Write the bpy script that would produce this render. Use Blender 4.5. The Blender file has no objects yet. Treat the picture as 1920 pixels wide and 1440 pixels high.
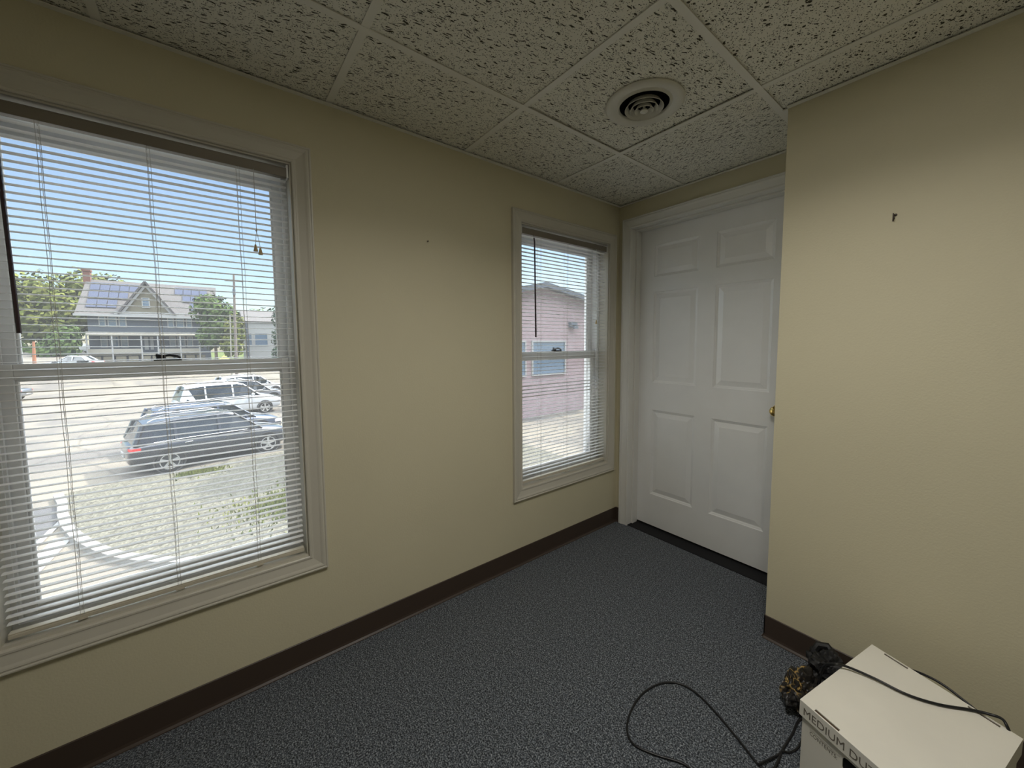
import bpy, math, random
from mathutils import Vector, Matrix, noise
rnd = random.Random(7)
S = bpy.context.scene
COL = S.collection
R = math.radians

# ------------------------------------------------------------------ camera
cam_d = bpy.data.cameras.new('camera')
cam = bpy.data.objects.new('camera', cam_d)
COL.objects.link(cam)
yaw, pit, rol = R(51.273), R(-4.2716), R(-0.2737)
fw = Vector((-math.sin(yaw)*math.cos(pit), math.cos(yaw)*math.cos(pit), math.sin(pit)))
rt = Vector((math.cos(yaw), math.sin(yaw), 0))
up = rt.cross(fw)
rt2 = rt*math.cos(rol) + up*math.sin(rol)
up2 = up*math.cos(rol) - rt*math.sin(rol)
m = Matrix((rt2, up2, -fw)).transposed().to_4x4()
m.translation = (1.6974, -2.2440, 1.3015)
cam.matrix_world = m
cam_d.sensor_width = 36
cam_d.lens = 718.85/1920*36
cam_d.shift_x = -17.49/1920
cam_d.shift_y = -23.17/1920
cam_d.clip_start = 0.02
cam_d.clip_end = 1000
S.camera = cam

# ------------------------------------------------------------------ sky, sun, exposure
S.view_settings.view_transform = 'Standard'
S.view_settings.look = 'None'
S.view_settings.gamma = 1
S.view_settings.use_curve_mapping = False
S.view_settings.exposure = 0.45
SKY_FILL = 60.0  # strength of the upper-sky glow added to light the room
FILL_GLOW = 7.0; FILL_W = 8.0  # strengths of the added room fill: glowing panel and area lamp
SUN = Vector((-0.04, 0.60, 0.80)).normalized()
w = bpy.data.worlds.new('world'); S.world = w; w.use_nodes = True
nt = w.node_tree; bg = nt.nodes['Background']
sky = nt.nodes.new('ShaderNodeTexSky'); sky.sky_type = 'NISHITA'
sky.sun_disc = False
sky.sun_elevation = math.asin(SUN.z)
sky.sun_rotation = math.atan2(SUN.x, SUN.y)
sky.air_density = 1.0; sky.dust_density = 0.7; sky.ozone_density = 1.2
# fill glow added to the unseen upper sky; clear blue near the horizon
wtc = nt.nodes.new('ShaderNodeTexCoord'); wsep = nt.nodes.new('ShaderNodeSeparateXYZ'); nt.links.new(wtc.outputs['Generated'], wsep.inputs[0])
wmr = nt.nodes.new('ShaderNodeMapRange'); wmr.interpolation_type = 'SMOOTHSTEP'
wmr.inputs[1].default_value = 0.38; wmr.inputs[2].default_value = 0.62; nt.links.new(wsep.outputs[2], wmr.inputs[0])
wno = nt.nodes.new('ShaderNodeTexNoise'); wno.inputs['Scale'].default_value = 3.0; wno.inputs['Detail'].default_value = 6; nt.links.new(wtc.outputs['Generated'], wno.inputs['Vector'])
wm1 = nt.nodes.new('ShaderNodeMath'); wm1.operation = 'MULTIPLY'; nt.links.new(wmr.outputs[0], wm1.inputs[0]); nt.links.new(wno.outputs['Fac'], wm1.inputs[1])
wmx = nt.nodes.new('ShaderNodeMixRGB'); wmx.blend_type = 'ADD'; wmx.inputs[2].default_value = (SKY_FILL*.93, SKY_FILL*.97, SKY_FILL, 1)
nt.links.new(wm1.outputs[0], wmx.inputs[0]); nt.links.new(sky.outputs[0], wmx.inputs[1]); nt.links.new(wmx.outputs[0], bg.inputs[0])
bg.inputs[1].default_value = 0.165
sd = bpy.data.lights.new('sun', 'SUN'); sd.energy = 7.0; sd.angle = R(0.6); sd.color = (1.0, 0.93, 0.84)
so = bpy.data.objects.new('sun', sd); COL.objects.link(so)
so.rotation_euler = SUN.to_track_quat('Z', 'Y').to_euler()
so.location = (-8, 10, 20)

# ------------------------------------------------------------------ materials
def newmat(name):
    mt = bpy.data.materials.new(name); mt.use_nodes = True
    return mt, mt.node_tree, mt.node_tree.nodes['Principled BSDF']
def mat(name, col, rough=0.6, metal=0.0, spec=0.4, bump=None, var=None, emit=None, coat=0):
    """plain surface with optional bump (scale, strength) and colour mottling (scale, amount)"""
    mt, nt, b = newmat(name)
    b.inputs['Base Color'].default_value = (*col, 1)
    b.inputs['Roughness'].default_value = rough
    b.inputs['Metallic'].default_value = metal
    b.inputs['Specular IOR Level'].default_value = spec
    b.inputs['Coat Weight'].default_value = coat
    tc = nt.nodes.new('ShaderNodeTexCoord')
    if var:
        n = nt.nodes.new('ShaderNodeTexNoise'); n.inputs['Scale'].default_value = var[0]; n.inputs['Detail'].default_value = 4
        cr = nt.nodes.new('ShaderNodeValToRGB')
        a = var[1]
        cr.color_ramp.elements[0].position = .3; cr.color_ramp.elements[1].position = .7
        cr.color_ramp.elements[0].color = (*[c*(1-a) for c in col], 1)
        cr.color_ramp.elements[1].color = (*[min(1, c*(1+a)) for c in col], 1)
        nt.links.new(tc.outputs['Object'], n.inputs['Vector'])
        nt.links.new(n.outputs['Fac'], cr.inputs[0]); nt.links.new(cr.outputs[0], b.inputs['Base Color'])
    if bump:
        n = nt.nodes.new('ShaderNodeTexNoise'); n.inputs['Scale'].default_value = bump[0]; n.inputs['Detail'].default_value = 3
        bp = nt.nodes.new('ShaderNodeBump'); bp.inputs['Strength'].default_value = bump[1]; bp.inputs['Distance'].default_value = 0.002
        nt.links.new(tc.outputs['Object'], n.inputs['Vector'])
        nt.links.new(n.outputs['Fac'], bp.inputs['Height']); nt.links.new(bp.outputs[0], b.inputs['Normal'])
    if emit:
        b.inputs['Emission Color'].default_value = (*emit[0], 1); b.inputs['Emission Strength'].default_value = emit[1]
    return mt

M = {}
M['wall'] = mat('wall_paint', (0.65, 0.60, 0.43), 0.7, bump=(160, .25), var=(1.5, .03))
M['trim'] = mat('window_trim_paint', (0.60, 0.57, 0.49), 0.38, bump=(60, .06))
M['dtrim'] = mat('door_trim_paint', (0.78, 0.77, 0.73), 0.34, bump=(60, .06))
M['door'] = mat('door_paint', (0.86, 0.86, 0.85), 0.28, spec=.8, bump=(220, .12), var=(8, .015))
M['vinyl'] = mat('window_vinyl', (0.84, 0.84, 0.83), 0.35)
M['base'] = mat('brown_vinyl_base', (0.060, 0.042, 0.032), 0.45, bump=(40, .05))
M['slat'] = mat('blind_slat', (0.82, 0.81, 0.78), 0.40)
M['rail'] = mat('blind_rail', (0.60, 0.55, 0.44), 0.4)
M['headrail'] = mat('blind_headrail', (0.24, 0.21, 0.17), 0.4)
M['cordw'] = mat('blind_cord', (0.62, 0.60, 0.56), 0.8)
M['wand'] = mat('wand', (0.05, 0.03, 0.035), 0.25)
M['tassel'] = mat('tassel', (0.55, 0.42, 0.22), 0.5)
M['black'] = mat('black_metal', (0.01, 0.01, 0.01), 0.4)
M['tgrid'] = mat('t_bar_paint', (0.80, 0.78, 0.70), 0.5)
M['dark'] = mat('dark_void', (0.012, 0.012, 0.014), 0.9)  # near-black stand-in for unlit gaps and recesses
M['vent'] = mat('vent_paint', (0.70, 0.68, 0.60), 0.38)
M['card'] = mat('white_cardboard', (0.78, 0.75, 0.67), 0.75, bump=(90, .12), var=(6, .03))
M['cardin'] = mat('shaded_brown_cardboard', (0.085, 0.05, 0.025), 0.8)  # brown board, darkened to hold the shade inside the lid slots
M['ink'] = mat('grey_ink', (0.16, 0.14, 0.11), 0.8)
M['cable'] = mat('black_rubber', (0.012, 0.012, 0.013), 0.38)
M['brass'] = mat('polished_brass', (0.78, 0.56, 0.20), 0.16, metal=1.0)
M['nail'] = mat('nail', (0.06, 0.045, 0.035), 0.5, metal=.6)
M['bag'] = mat('black_fabric', (0.010, 0.010, 0.011), 0.55, bump=(70, .5))

# gold veined black cloth
mt, nt, b = newmat('gold_pattern_cloth')
tc = nt.nodes.new('ShaderNodeTexCoord'); v = nt.nodes.new('ShaderNodeTexVoronoi'); v.feature = 'DISTANCE_TO_EDGE'; v.inputs['Scale'].default_value = 26
nz = nt.nodes.new('ShaderNodeTexNoise'); nz.inputs['Scale'].default_value = 22
mx = nt.nodes.new('ShaderNodeMixRGB'); mx.inputs[0].default_value = .07
cr = nt.nodes.new('ShaderNodeValToRGB')
cr.color_ramp.elements[0].color = (0.42, 0.28, 0.09, 1); cr.color_ramp.elements[0].position = .02
cr.color_ramp.elements[1].color = (0.012, 0.010, 0.009, 1); cr.color_ramp.elements[1].position = .07
n2 = nt.nodes.new('ShaderNodeTexNoise'); n2.inputs['Scale'].default_value = 14
c2 = nt.nodes.new('ShaderNodeValToRGB'); c2.color_ramp.elements[0].position = .45; c2.color_ramp.elements[1].position = .55
m2 = nt.nodes.new('ShaderNodeMixRGB'); m2.inputs[1].default_value = (0.012, 0.010, 0.009, 1)
L = nt.links.new
L(tc.outputs['Object'], nz.inputs['Vector']); L(tc.outputs['Object'], n2.inputs['Vector'])
L(tc.outputs['Object'], mx.inputs[1]); L(nz.outputs['Color'], mx.inputs[2]); L(mx.outputs[0], v.inputs['Vector'])
L(v.outputs['Distance'], cr.inputs[0]); L(n2.outputs['Fac'], c2.inputs[0]); L(c2.outputs[0], m2.inputs[0]); L(cr.outputs[0], m2.inputs[2])
L(m2.outputs[0], b.inputs['Base Color']); b.inputs['Roughness'].default_value = .45
M['gold'] = mt

# architectural glass
mt, nt, b = newmat('window_glass')
nt.nodes.remove(b); out = nt.nodes['Material Output']
tr = nt.nodes.new('ShaderNodeBsdfTransparent'); tr.inputs[0].default_value = (0.97, 0.98, 0.97, 1)
gl = nt.nodes.new('ShaderNodeBsdfGlossy'); gl.inputs['Roughness'].default_value = 0.02
fr = nt.nodes.new('ShaderNodeFresnel'); fr.inputs[0].default_value = 1.3
ms = nt.nodes.new('ShaderNodeMixShader'); L = nt.links.new
L(fr.outputs[0], ms.inputs[0]); L(tr.outputs[0], ms.inputs[1]); L(gl.outputs[0], ms.inputs[2])
# a thin film of dust scatters a little daylight
tl_ = nt.nodes.new('ShaderNodeBsdfTranslucent'); tl_.inputs[0].default_value = (.95, .94, .92, 1)
md = nt.nodes.new('ShaderNodeMixShader'); md.inputs[0].default_value = .045
L(ms.outputs[0], md.inputs[1]); L(tl_.outputs[0], md.inputs[2]); L(md.outputs[0], out.inputs[0])
M['glass'] = mt

# carpet
mt, nt, b = newmat('carpet_loop'); L = nt.links.new
tc = nt.nodes.new('ShaderNodeTexCoord')
n1 = nt.nodes.new('ShaderNodeTexNoise'); n1.inputs['Scale'].default_value = 210; n1.inputs['Detail'].default_value = 2; n1.inputs['Roughness'].default_value = .6
c1 = nt.nodes.new('ShaderNodeValToRGB'); e = c1.color_ramp.elements
e[0].position = .36; e[0].color = (0.010, 0.012, 0.014, 1)
e[1].position = .68; e[1].color = (0.34, 0.36, 0.38, 1)
x = e.new(.50); x.color = (0.084, 0.098, 0.118, 1)
n2 = nt.nodes.new('ShaderNodeTexNoise'); n2.inputs['Scale'].default_value = 70; n2.inputs['Detail'].default_value = 3
c2 = nt.nodes.new('ShaderNodeValToRGB'); c2.color_ramp.elements[0].position = .3; c2.color_ramp.elements[1].position = .7
c2.color_ramp.elements[0].color = (.62, .62, .62, 1); c2.color_ramp.elements[1].color = (1.25, 1.25, 1.25, 1)
mm = nt.nodes.new('ShaderNodeMixRGB'); mm.blend_type = 'MULTIPLY'; mm.inputs[0].default_value = 1
L(tc.outputs['Object'], n1.inputs['Vector']); L(tc.outputs['Object'], n2.inputs['Vector'])
L(n1.outputs['Fac'], c1.inputs[0]); L(n2.outputs['Fac'], c2.inputs[0]); L(c1.outputs[0], mm.inputs[1]); L(c2.outputs[0], mm.inputs[2])
L(mm.outputs[0], b.inputs['Base Color']); b.inputs['Roughness'].default_value = 1; b.inputs['Specular IOR Level'].default_value = .1
b.inputs['Sheen Weight'].default_value = .15
bp = nt.nodes.new('ShaderNodeBump'); bp.inputs['Strength'].default_value = .9; bp.inputs['Distance'].default_value = .004
L(n1.outputs['Fac'], bp.inputs['Height']); L(bp.outputs[0], b.inputs['Normal'])
M['carpet'] = mt

# fissured acoustic tile: worm-like fissures and pinholes, grain direction chosen per tile
def tile_mat(name, ang, sx, sy, thr):
    mt, nt, b = newmat(name); L = nt.links.new
    tc = nt.nodes.new('ShaderNodeTexCoord')
    mp = nt.nodes.new('ShaderNodeMapping'); mp.inputs['Rotation'].default_value = (0, 0, ang); mp.inputs['Scale'].default_value = (1, 1, 0)
    L(tc.outputs['Object'], mp.inputs['Vector'])
    nz = nt.nodes.new('ShaderNodeTexNoise'); nz.inputs['Scale'].default_value = 32; nz.inputs['Detail'].default_value = 2
    L(mp.outputs[0], nz.inputs['Vector'])
    vm = nt.nodes.new('ShaderNodeVectorMath'); vm.operation = 'MULTIPLY_ADD'
    vm.inputs[1].default_value = (.022, .022, 0)
    L(nz.outputs['Color'], vm.inputs[0]); L(mp.outputs[0], vm.inputs[2])
    def holes(scx, scy, scale, lo, hi, rlo, rhi):
        sm = nt.nodes.new('ShaderNodeMapping'); sm.inputs['Scale'].default_value = (scx, scy, 0)
        L(vm.outputs[0], sm.inputs['Vector'])
        v = nt.nodes.new('ShaderNodeTexVoronoi'); v.voronoi_dimensions = '2D'; v.inputs['Scale'].default_value = scale
        L(sm.outputs[0], v.inputs['Vector'])
        # random keep-mask per cell sets each hole's size
        sp = nt.nodes.new('ShaderNodeSeparateColor'); L(v.outputs['Color'], sp.inputs[0])
        mr = nt.nodes.new('ShaderNodeMapRange'); mr.inputs[1].default_value = rlo; mr.inputs[2].default_value = rhi
        mr.inputs[3].default_value = 0.0; mr.inputs[4].default_value = hi
        L(sp.outputs[0], mr.inputs[0])
        sb = nt.nodes.new('ShaderNodeMath'); sb.operation = 'SUBTRACT'
        L(mr.outputs[0], sb.inputs[0]); L(v.outputs['Distance'], sb.inputs[1])
        m2 = nt.nodes.new('ShaderNodeMapRange'); m2.inputs[1].default_value = 0; m2.inputs[2].default_value = lo
        L(sb.outputs[0], m2.inputs[0])
        return m2.outputs[0]
    a = holes(sx, sy, 1.0, .06, .36, thr, 1.0)
    c = holes(190, 190, 1.0, .08, .34, .35, 1.0)
    a2 = holes(sx*1.7, sy*1.7, 1.0, .08, .30, .5, 1.0)
    mx = nt.nodes.new('ShaderNodeMath'); mx.operation = 'MAXIMUM'; L(a, mx.inputs[0]); L(c, mx.inputs[1])
    my = nt.nodes.new('ShaderNodeMath'); my.operation = 'MAXIMUM'; L(mx.outputs[0], my.inputs[0]); L(a2, my.inputs[1])
    cr = nt.nodes.new('ShaderNodeMixRGB'); cr.inputs[1].default_value = (0.82, 0.80, 0.70, 1); cr.inputs[2].default_value = (0.08, 0.075, 0.055, 1)
    L(my.outputs[0], cr.inputs[0]); L(cr.outputs[0], b.inputs['Base Color'])
    bp = nt.nodes.new('ShaderNodeBump'); bp.invert = True; bp.inputs['Strength'].default_value = .8; bp.inputs['Distance'].default_value = .003
    L(my.outputs[0], bp.inputs['Height']); L(bp.outputs[0], b.inputs['Normal'])
    b.inputs['Roughness'].default_value = .95; b.inputs['Specular IOR Level'].default_value = .1
    return mt
M['tileY'] = tile_mat('fissured_tile_lengthwise', 0.2, 120, 30, .50)
M['tileX'] = tile_mat('fissured_tile_crosswise', R(90), 120, 34, .45)
M['tileR'] = tile_mat('fissured_tile_round', 0.6, 75, 60, .60)

# outdoor surfaces
def ramp_noise(name, c0, c1, scale, p0=.35, p1=.65, rough=.95, det=6, bump=0):
    mt, nt, b = newmat(name); L = nt.links.new
    tc = nt.nodes.new('ShaderNodeTexCoord'); n = nt.nodes.new('ShaderNodeTexNoise')
    n.inputs['Scale'].default_value = scale; n.inputs['Detail'].default_value = det
    cr = nt.nodes.new('ShaderNodeValToRGB'); e = cr.color_ramp.elements
    e[0].position = p0; e[0].color = (*c0, 1); e[1].position = p1; e[1].color = (*c1, 1)
    L(tc.outputs['Object'], n.inputs['Vector']); L(n.outputs['Fac'], cr.inputs[0]); L(cr.outputs[0], b.inputs['Base Color'])
    b.inputs['Roughness'].default_value = rough; b.inputs['Specular IOR Level'].default_value = .15
    if bump:
        bp = nt.nodes.new('ShaderNodeBump'); bp.inputs['Strength'].default_value = bump; bp.inputs['Distance'].default_value = .05
        L(n.outputs['Fac'], bp.inputs['Height']); L(bp.outputs[0], b.inputs['Normal'])
    return mt
M['lawn'] = ramp_noise('lawn', (0.039, 0.058, 0.012), (0.083, 0.102, 0.029), 3)
M['mulch'] = ramp_noise('dry_grass_mulch', (0.040, 0.038, 0.030), (0.150, 0.145, 0.115), 22, .32, .66, det=10, bump=.6)
M['leafY'] = ramp_noise('leaf_yellow_green', (0.058, 0.079, 0.014), (0.141, 0.152, 0.041), .8)
M['leafG'] = ramp_noise('leaf_green', (0.029, 0.054, 0.016), (0.083, 0.122, 0.035), .8)
M['leafD'] = ramp_noise('leaf_dark', (0.016, 0.035, 0.019), (0.045, 0.080, 0.038), .8)
M['bark'] = mat('bark', (.16, .12, .09), .9)
M['curb'] = mat('curb_concrete', (0.185, 0.181, 0.169), .8, var=(4, .08))
M['stripe'] = mat('white_road_paint', (0.232, 0.232, 0.227), .7)
M['patch'] = mat('dark_asphalt', (0.056, 0.056, 0.059), .9, var=(5, .1))
M['shingle'] = mat('roof_shingle', (0.083, 0.078, 0.078), .9, var=(3, .12))
M['siding'] = mat('blue_grey_siding', (0.080, 0.094, 0.115), .8)
M['tan'] = mat('tan_siding', (0.144, 0.130, 0.090), .8)
M['cream'] = mat('cream_trim', (0.275, 0.260, 0.216), .7)
M['white'] = mat('white_trim', (0.325, 0.325, 0.318), .6)
M['pane'] = mat('house_pane', (.09, .14, .20), .08, spec=.8)
M['solar'] = mat('solar_panel', (.060, .070, .105), .8, spec=.05)
M['red'] = mat('brick_red', (0.152, 0.072, 0.054), .9)
M['pole'] = mat('weathered_pole', (0.144, 0.122, 0.108), .9)
M['orange'] = mat('orange_post', (0.269, 0.107, 0.054), .7)
M['yellow'] = mat('yellow_canvas', (0.307, 0.254, 0.054), .7)
# asphalt with worn paths and cracks
mt, nt, b = newmat('sunlit_asphalt'); L = nt.links.new
tc = nt.nodes.new('ShaderNodeTexCoord')
n1 = nt.nodes.new('ShaderNodeTexNoise'); n1.inputs['Scale'].default_value = .35; n1.inputs['Detail'].default_value = 7; n1.inputs['Distortion'].default_value = .8
c1 = nt.nodes.new('ShaderNodeValToRGB'); e = c1.color_ramp.elements
e[0].position = .38; e[0].color = (.080, .074, .068, 1); e[1].position = .60; e[1].color = (.140, .124, .098, 1)
v = nt.nodes.new('ShaderNodeTexVoronoi'); v.feature = 'DISTANCE_TO_EDGE'; v.inputs['Scale'].default_value = .16
n3 = nt.nodes.new('ShaderNodeTexNoise'); n3.inputs['Scale'].default_value = .5; n3.inputs['Detail'].default_value = 5
mv = nt.nodes.new('ShaderNodeMixRGB'); mv.inputs[0].default_value = .6; mv.blend_type = 'ADD'
c3 = nt.nodes.new('ShaderNodeValToRGB'); c3.color_ramp.elements[0].position = .002; c3.color_ramp.elements[0].color = (.62, .62, .62, 1)
c3.color_ramp.elements[1].position = .008; c3.color_ramp.elements[1].color = (1, 1, 1, 1)
mu = nt.nodes.new('ShaderNodeMixRGB'); mu.blend_type = 'MULTIPLY'; mu.inputs[0].default_value = 1
L(tc.outputs['Object'], n1.inputs['Vector']); L(tc.outputs['Object'], n3.inputs['Vector']); L(tc.outputs['Object'], mv.inputs[1]); L(n3.outputs['Color'], mv.inputs[2])
L(mv.outputs[0], v.inputs['Vector']); L(v.outputs['Distance'], c3.inputs[0]); L(n1.outputs['Fac'], c1.inputs[0])
L(c1.outputs[0], mu.inputs[1]); L(c3.outputs[0], mu.inputs[2]); L(mu.outputs[0], b.inputs['Base Color']); b.inputs['Roughness'].default_value = .95
M['asphalt'] = mt
# brick
mt, nt, b = newmat('pale_brick'); L = nt.links.new
tc = nt.nodes.new('ShaderNodeTexCoord'); mp = nt.nodes.new('ShaderNodeMapping'); mp.inputs['Rotation'].default_value = (R(90), 0, R(90))
sx = nt.nodes.new('ShaderNodeSeparateXYZ'); cx = nt.nodes.new('ShaderNodeCombineXYZ')
br = nt.nodes.new('ShaderNodeTexBrick'); br.inputs['Scale'].default_value = 1
br.inputs['Brick Width'].default_value = .21; br.inputs['Row Height'].default_value = .075; br.inputs['Mortar Size'].default_value = .008
br.inputs['Color1'].default_value = (.25, .165, .17, 1); br.inputs['Color2'].default_value = (.29, .21, .22, 1); br.inputs['Mortar'].default_value = (.27, .24, .25, 1)
L(tc.outputs['Object'], sx.inputs[0]); L(sx.outputs[1], cx.inputs[0]); L(sx.outputs[2], cx.inputs[1]); L(cx.outputs[0], br.inputs['Vector'])
L(br.outputs[0], b.inputs['Base Color']); b.inputs['Roughness'].default_value = .9
M['brick'] = mt

# ------------------------------------------------------------------ mesh helpers
class MB:
    def __init__(s): s.v = []; s.f = []; s.sm = []
    def add(s, vs, fs, smooth=False):
        o = len(s.v); s.v += [tuple(p) for p in vs]
        s.f += [tuple(i+o for i in f) for f in fs]; s.sm += [smooth]*len(fs); return s
    def box(s, x0, x1, y0, y1, z0, z1):
        x0, x1 = sorted((x0, x1)); y0, y1 = sorted((y0, y1)); z0, z1 = sorted((z0, z1))
        v = [(x0,y0,z0),(x1,y0,z0),(x1,y1,z0),(x0,y1,z0),(x0,y0,z1),(x1,y0,z1),(x1,y1,z1),(x0,y1,z1)]
        return s.add(v, [(0,3,2,1),(4,5,6,7),(0,1,5,4),(1,2,6,5),(2,3,7,6),(3,0,4,7)])
    def obox(s, c, ax, ay, az):
        """box by centre and three half-axis vectors"""
        c, ax, ay, az = map(Vector, (c, ax, ay, az))
        v = [c+ax*i+ay*j+az*k for k in (-1,1) for j in (-1,1) for i in (-1,1)]
        return s.add(v, [(0,2,3,1),(4,5,7,6),(0,1,5,4),(1,3,7,5),(3,2,6,7),(2,0,4,6)])
    def tube(s, pts, r, n=8, caps=True):
        pts = [Vector(p) for p in pts]; rings = []
        rr = r if isinstance(r, (list, tuple)) else [r]*len(pts)
        pu = None
        for i, p in enumerate(pts):
            t = (pts[min(i+1, len(pts)-1)] - pts[max(i-1, 0)]).normalized()
            if pu is None: pu = t.orthogonal().normalized()
            else:
                pu = (pu - t*pu.dot(t));  pu = pu.normalized() if pu.length > 1e-6 else t.orthogonal().normalized()
            q = t.cross(pu)
            rings.append([p + (pu*math.cos(2*math.pi*k/n) + q*math.sin(2*math.pi*k/n))*rr[i] for k in range(n)])
        v = [x for g in rings for x in g]
        f = [(i*n+k, i*n+(k+1)%n, (i+1)*n+(k+1)%n, (i+1)*n+k) for i in range(len(pts)-1) for k in range(n)]
        if caps: f += [tuple(range(n-1, -1, -1)), tuple((len(pts)-1)*n+k for k in range(n))]
        return s.add(v, f, True)
    def lathe(s, prof, c, ax=(0,0,1), n=32):
        """profile of (radius, height) turned about axis ax through c"""
        ax = Vector(ax).normalized(); u = ax.orthogonal().normalized(); q = ax.cross(u); c = Vector(c)
        v = [c + ax*h + (u*math.cos(2*math.pi*k/n)+q*math.sin(2*math.pi*k/n))*r for r, h in prof for k in range(n)]
        f = [(i*n+k, i*n+(k+1)%n, (i+1)*n+(k+1)%n, (i+1)*n+k) for i in range(len(prof)-1) for k in range(n)]
        return s.add(v, f, True)
    def prism(s, poly, fn, d0, d1):
        """extrude 2-D polygon poly between depths; fn(a,b,d)->xyz"""
        n = len(poly)
        v = [fn(a, b, d0) for a, b in poly] + [fn(a, b, d1) for a, b in poly]
        f = [tuple(range(n-1, -1, -1)), tuple(range(n, 2*n))] + [(i, (i+1) % n, n+(i+1) % n, n+i) for i in range(n)]
        return s.add(v, f)
    def build(s, name, m, parent=None, loc=None):
        me = bpy.data.meshes.new(name); me.from_pydata(s.v, [], s.f)
        me.polygons.foreach_set('use_smooth', s.sm); me.materials.append(m)
        me.validate(); me.update()
        import bmesh
        bm = bmesh.new(); bm.from_mesh(me); bmesh.ops.recalc_face_normals(bm, faces=bm.faces); bm.to_mesh(me); bm.free()
        if any(s.sm):
            try: me.set_sharp_from_angle(angle=R(40))
            except Exception: pass
        o = bpy.data.objects.new(name, me); COL.objects.link(o)
        if parent is not None: o.parent = parent
        elif loc: pass
        return o
def bevel(o, w=.002, seg=2, lim=40):
    b = o.modifiers.new('bevel', 'BEVEL'); b.width = w; b.segments = seg; b.limit_method = 'ANGLE'; b.angle_limit = R(lim); return o
def empty(name, loc=(0,0,0), rz=0):
    o = bpy.data.objects.new(name, None); COL.objects.link(o); o.location = loc; o.rotation_euler = (0,0,rz); o.empty_display_size = .1; return o
def tag(o, label=None, cat=None, group=None, kind=None):
    if label: o['label'] = label
    if cat: o['category'] = cat
    if group: o['group'] = group
    if kind: o['kind'] = kind
    return o
def struct(o): o['kind'] = 'structure'; return o
def copy_tree(o, parent=None):
    c = o.copy(); COL.objects.link(c)
    if parent is not None: c.parent = parent
    for ch in [x for x in o.children]: copy_tree(ch, c)
    return c

# ------------------------------------------------------------------ room shell
ZC = 2.233; ZT = 2.26; WT = .20
RX, RY = 3.05, -3.95           # right wall, back wall
PX, PY = 1.116, -0.405         # corner of the partition beside the door
W1 = (-2.752, -1.984, .4516, 1.976)
W2 = (-0.883, -0.114, .4580, 1.967)
b = MB()
ys = [(-4.15, W1[0], None), (W1[0], W1[1], W1), (W1[1], W2[0], None), (W2[0], W2[1], W2), (W2[1], .35, None)]
for y0, y1, w_ in ys:
    if w_ is None: b.box(-WT, 0, y0, y1, -.02, ZT+.02)
    else: b.box(-WT, 0, y0, y1, -.02, w_[2]); b.box(-WT, 0, y0, y1, w_[3], ZT+.02)
struct(b.build('wall_left', M['wall']))
DX0, DX1, DZ = .100, 1.037, 2.067       # rough opening (inner face of jamb)
b = MB(); b.box(0, DX0-.018, 0, .15, -.02, ZT+.02); b.box(DX1+.018, RX+.15, 0, .15, -.02, ZT+.02); b.box(DX0-.018, DX1+.018, 0, .15, DZ+.018, ZT+.02)
struct(b.build('wall_far', M['wall']))
struct(MB().box(PX, RX, PY, -.001, 0, ZT).build('wall_partition', M['wall']))
b = MB()
struct(MB().box(RX, RX+.15, RY-.15, .0, -.02, ZT+.02).build('wall_right', M['wall']))
struct(MB().box(-.0, RX, RY-.15, RY, -.02, ZT+.02).build('wall_back', M['wall']))
struct(MB().box(-.0, RX, RY, .15, -.06, 0).build('floor', M['carpet']))

# ceiling: grid of T bars, lay-in tiles, wall angle
ceil = struct(empty('ceiling', (1.5, -2, ZC)))
ceil_inv = Matrix.Translation((-1.5, 2, -ZC))
def part(mb, name, m_, parent):
    """build in world coordinates under an Empty that has a location"""
    o = mb.build(name, m_, parent); o.matrix_parent_inverse = parent_inv(parent); return o
def parent_inv(p):
    return (Matrix.Translation(p.location) @ p.rotation_euler.to_matrix().to_4x4()).inverted() if p.parent is None else Matrix()
xs = [0.0, .4607, 1.0868, 1.7128, 2.3388, 2.9648, RX]
yg = [0.0, -.622, -1.2345, -1.8465, -2.4585, -3.0705, -3.6825, RY]
VT = (1, 1)
g = MB()
for x in xs[1:-1]:
    y1 = -.004 if x < PX else PY
    g.box(x-.012, x+.012, RY+.02, y1, ZC, ZC+.003); g.box(x-.001, x+.001, RY+.02, y1, ZC+.003, ZC+.022)
for y in yg[1:-1]:
    # cross bars break at the main bars so nothing doubles up
    px = 0
    for x in xs[1:]:
        g.box(px + (.012 if px else .004), x-.012 if x < RX else RX-.004, y-.012, y+.012, ZC+.0004, ZC+.0034); px = x
part(g, 'ceiling_grid', M['tgrid'], ceil)
g = MB(); a_ = .020
g.box(.0, a_, RY+.001, -.001, ZC-.004, ZC-.001); g.box(.0, .002, RY+.001, -.001, ZC-.001, ZC+.02)
g.box(a_, PX, -a_, -.001, ZC-.004, ZC-.001)
g.box(PX-.0, RX, PY-a_, PY, ZC-.004, ZC-.001); g.box(PX-a_, PX, PY-.0, -a_, ZC-.004, ZC-.001)
g.box(RX-a_, RX, RY+a_, PY-a_, ZC-.004, ZC-.001); g.box(a_, RX, RY, RY+a_, ZC-.004, ZC-.001)
part(g, 'wall_angle', M['tgrid'], ceil)
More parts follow.
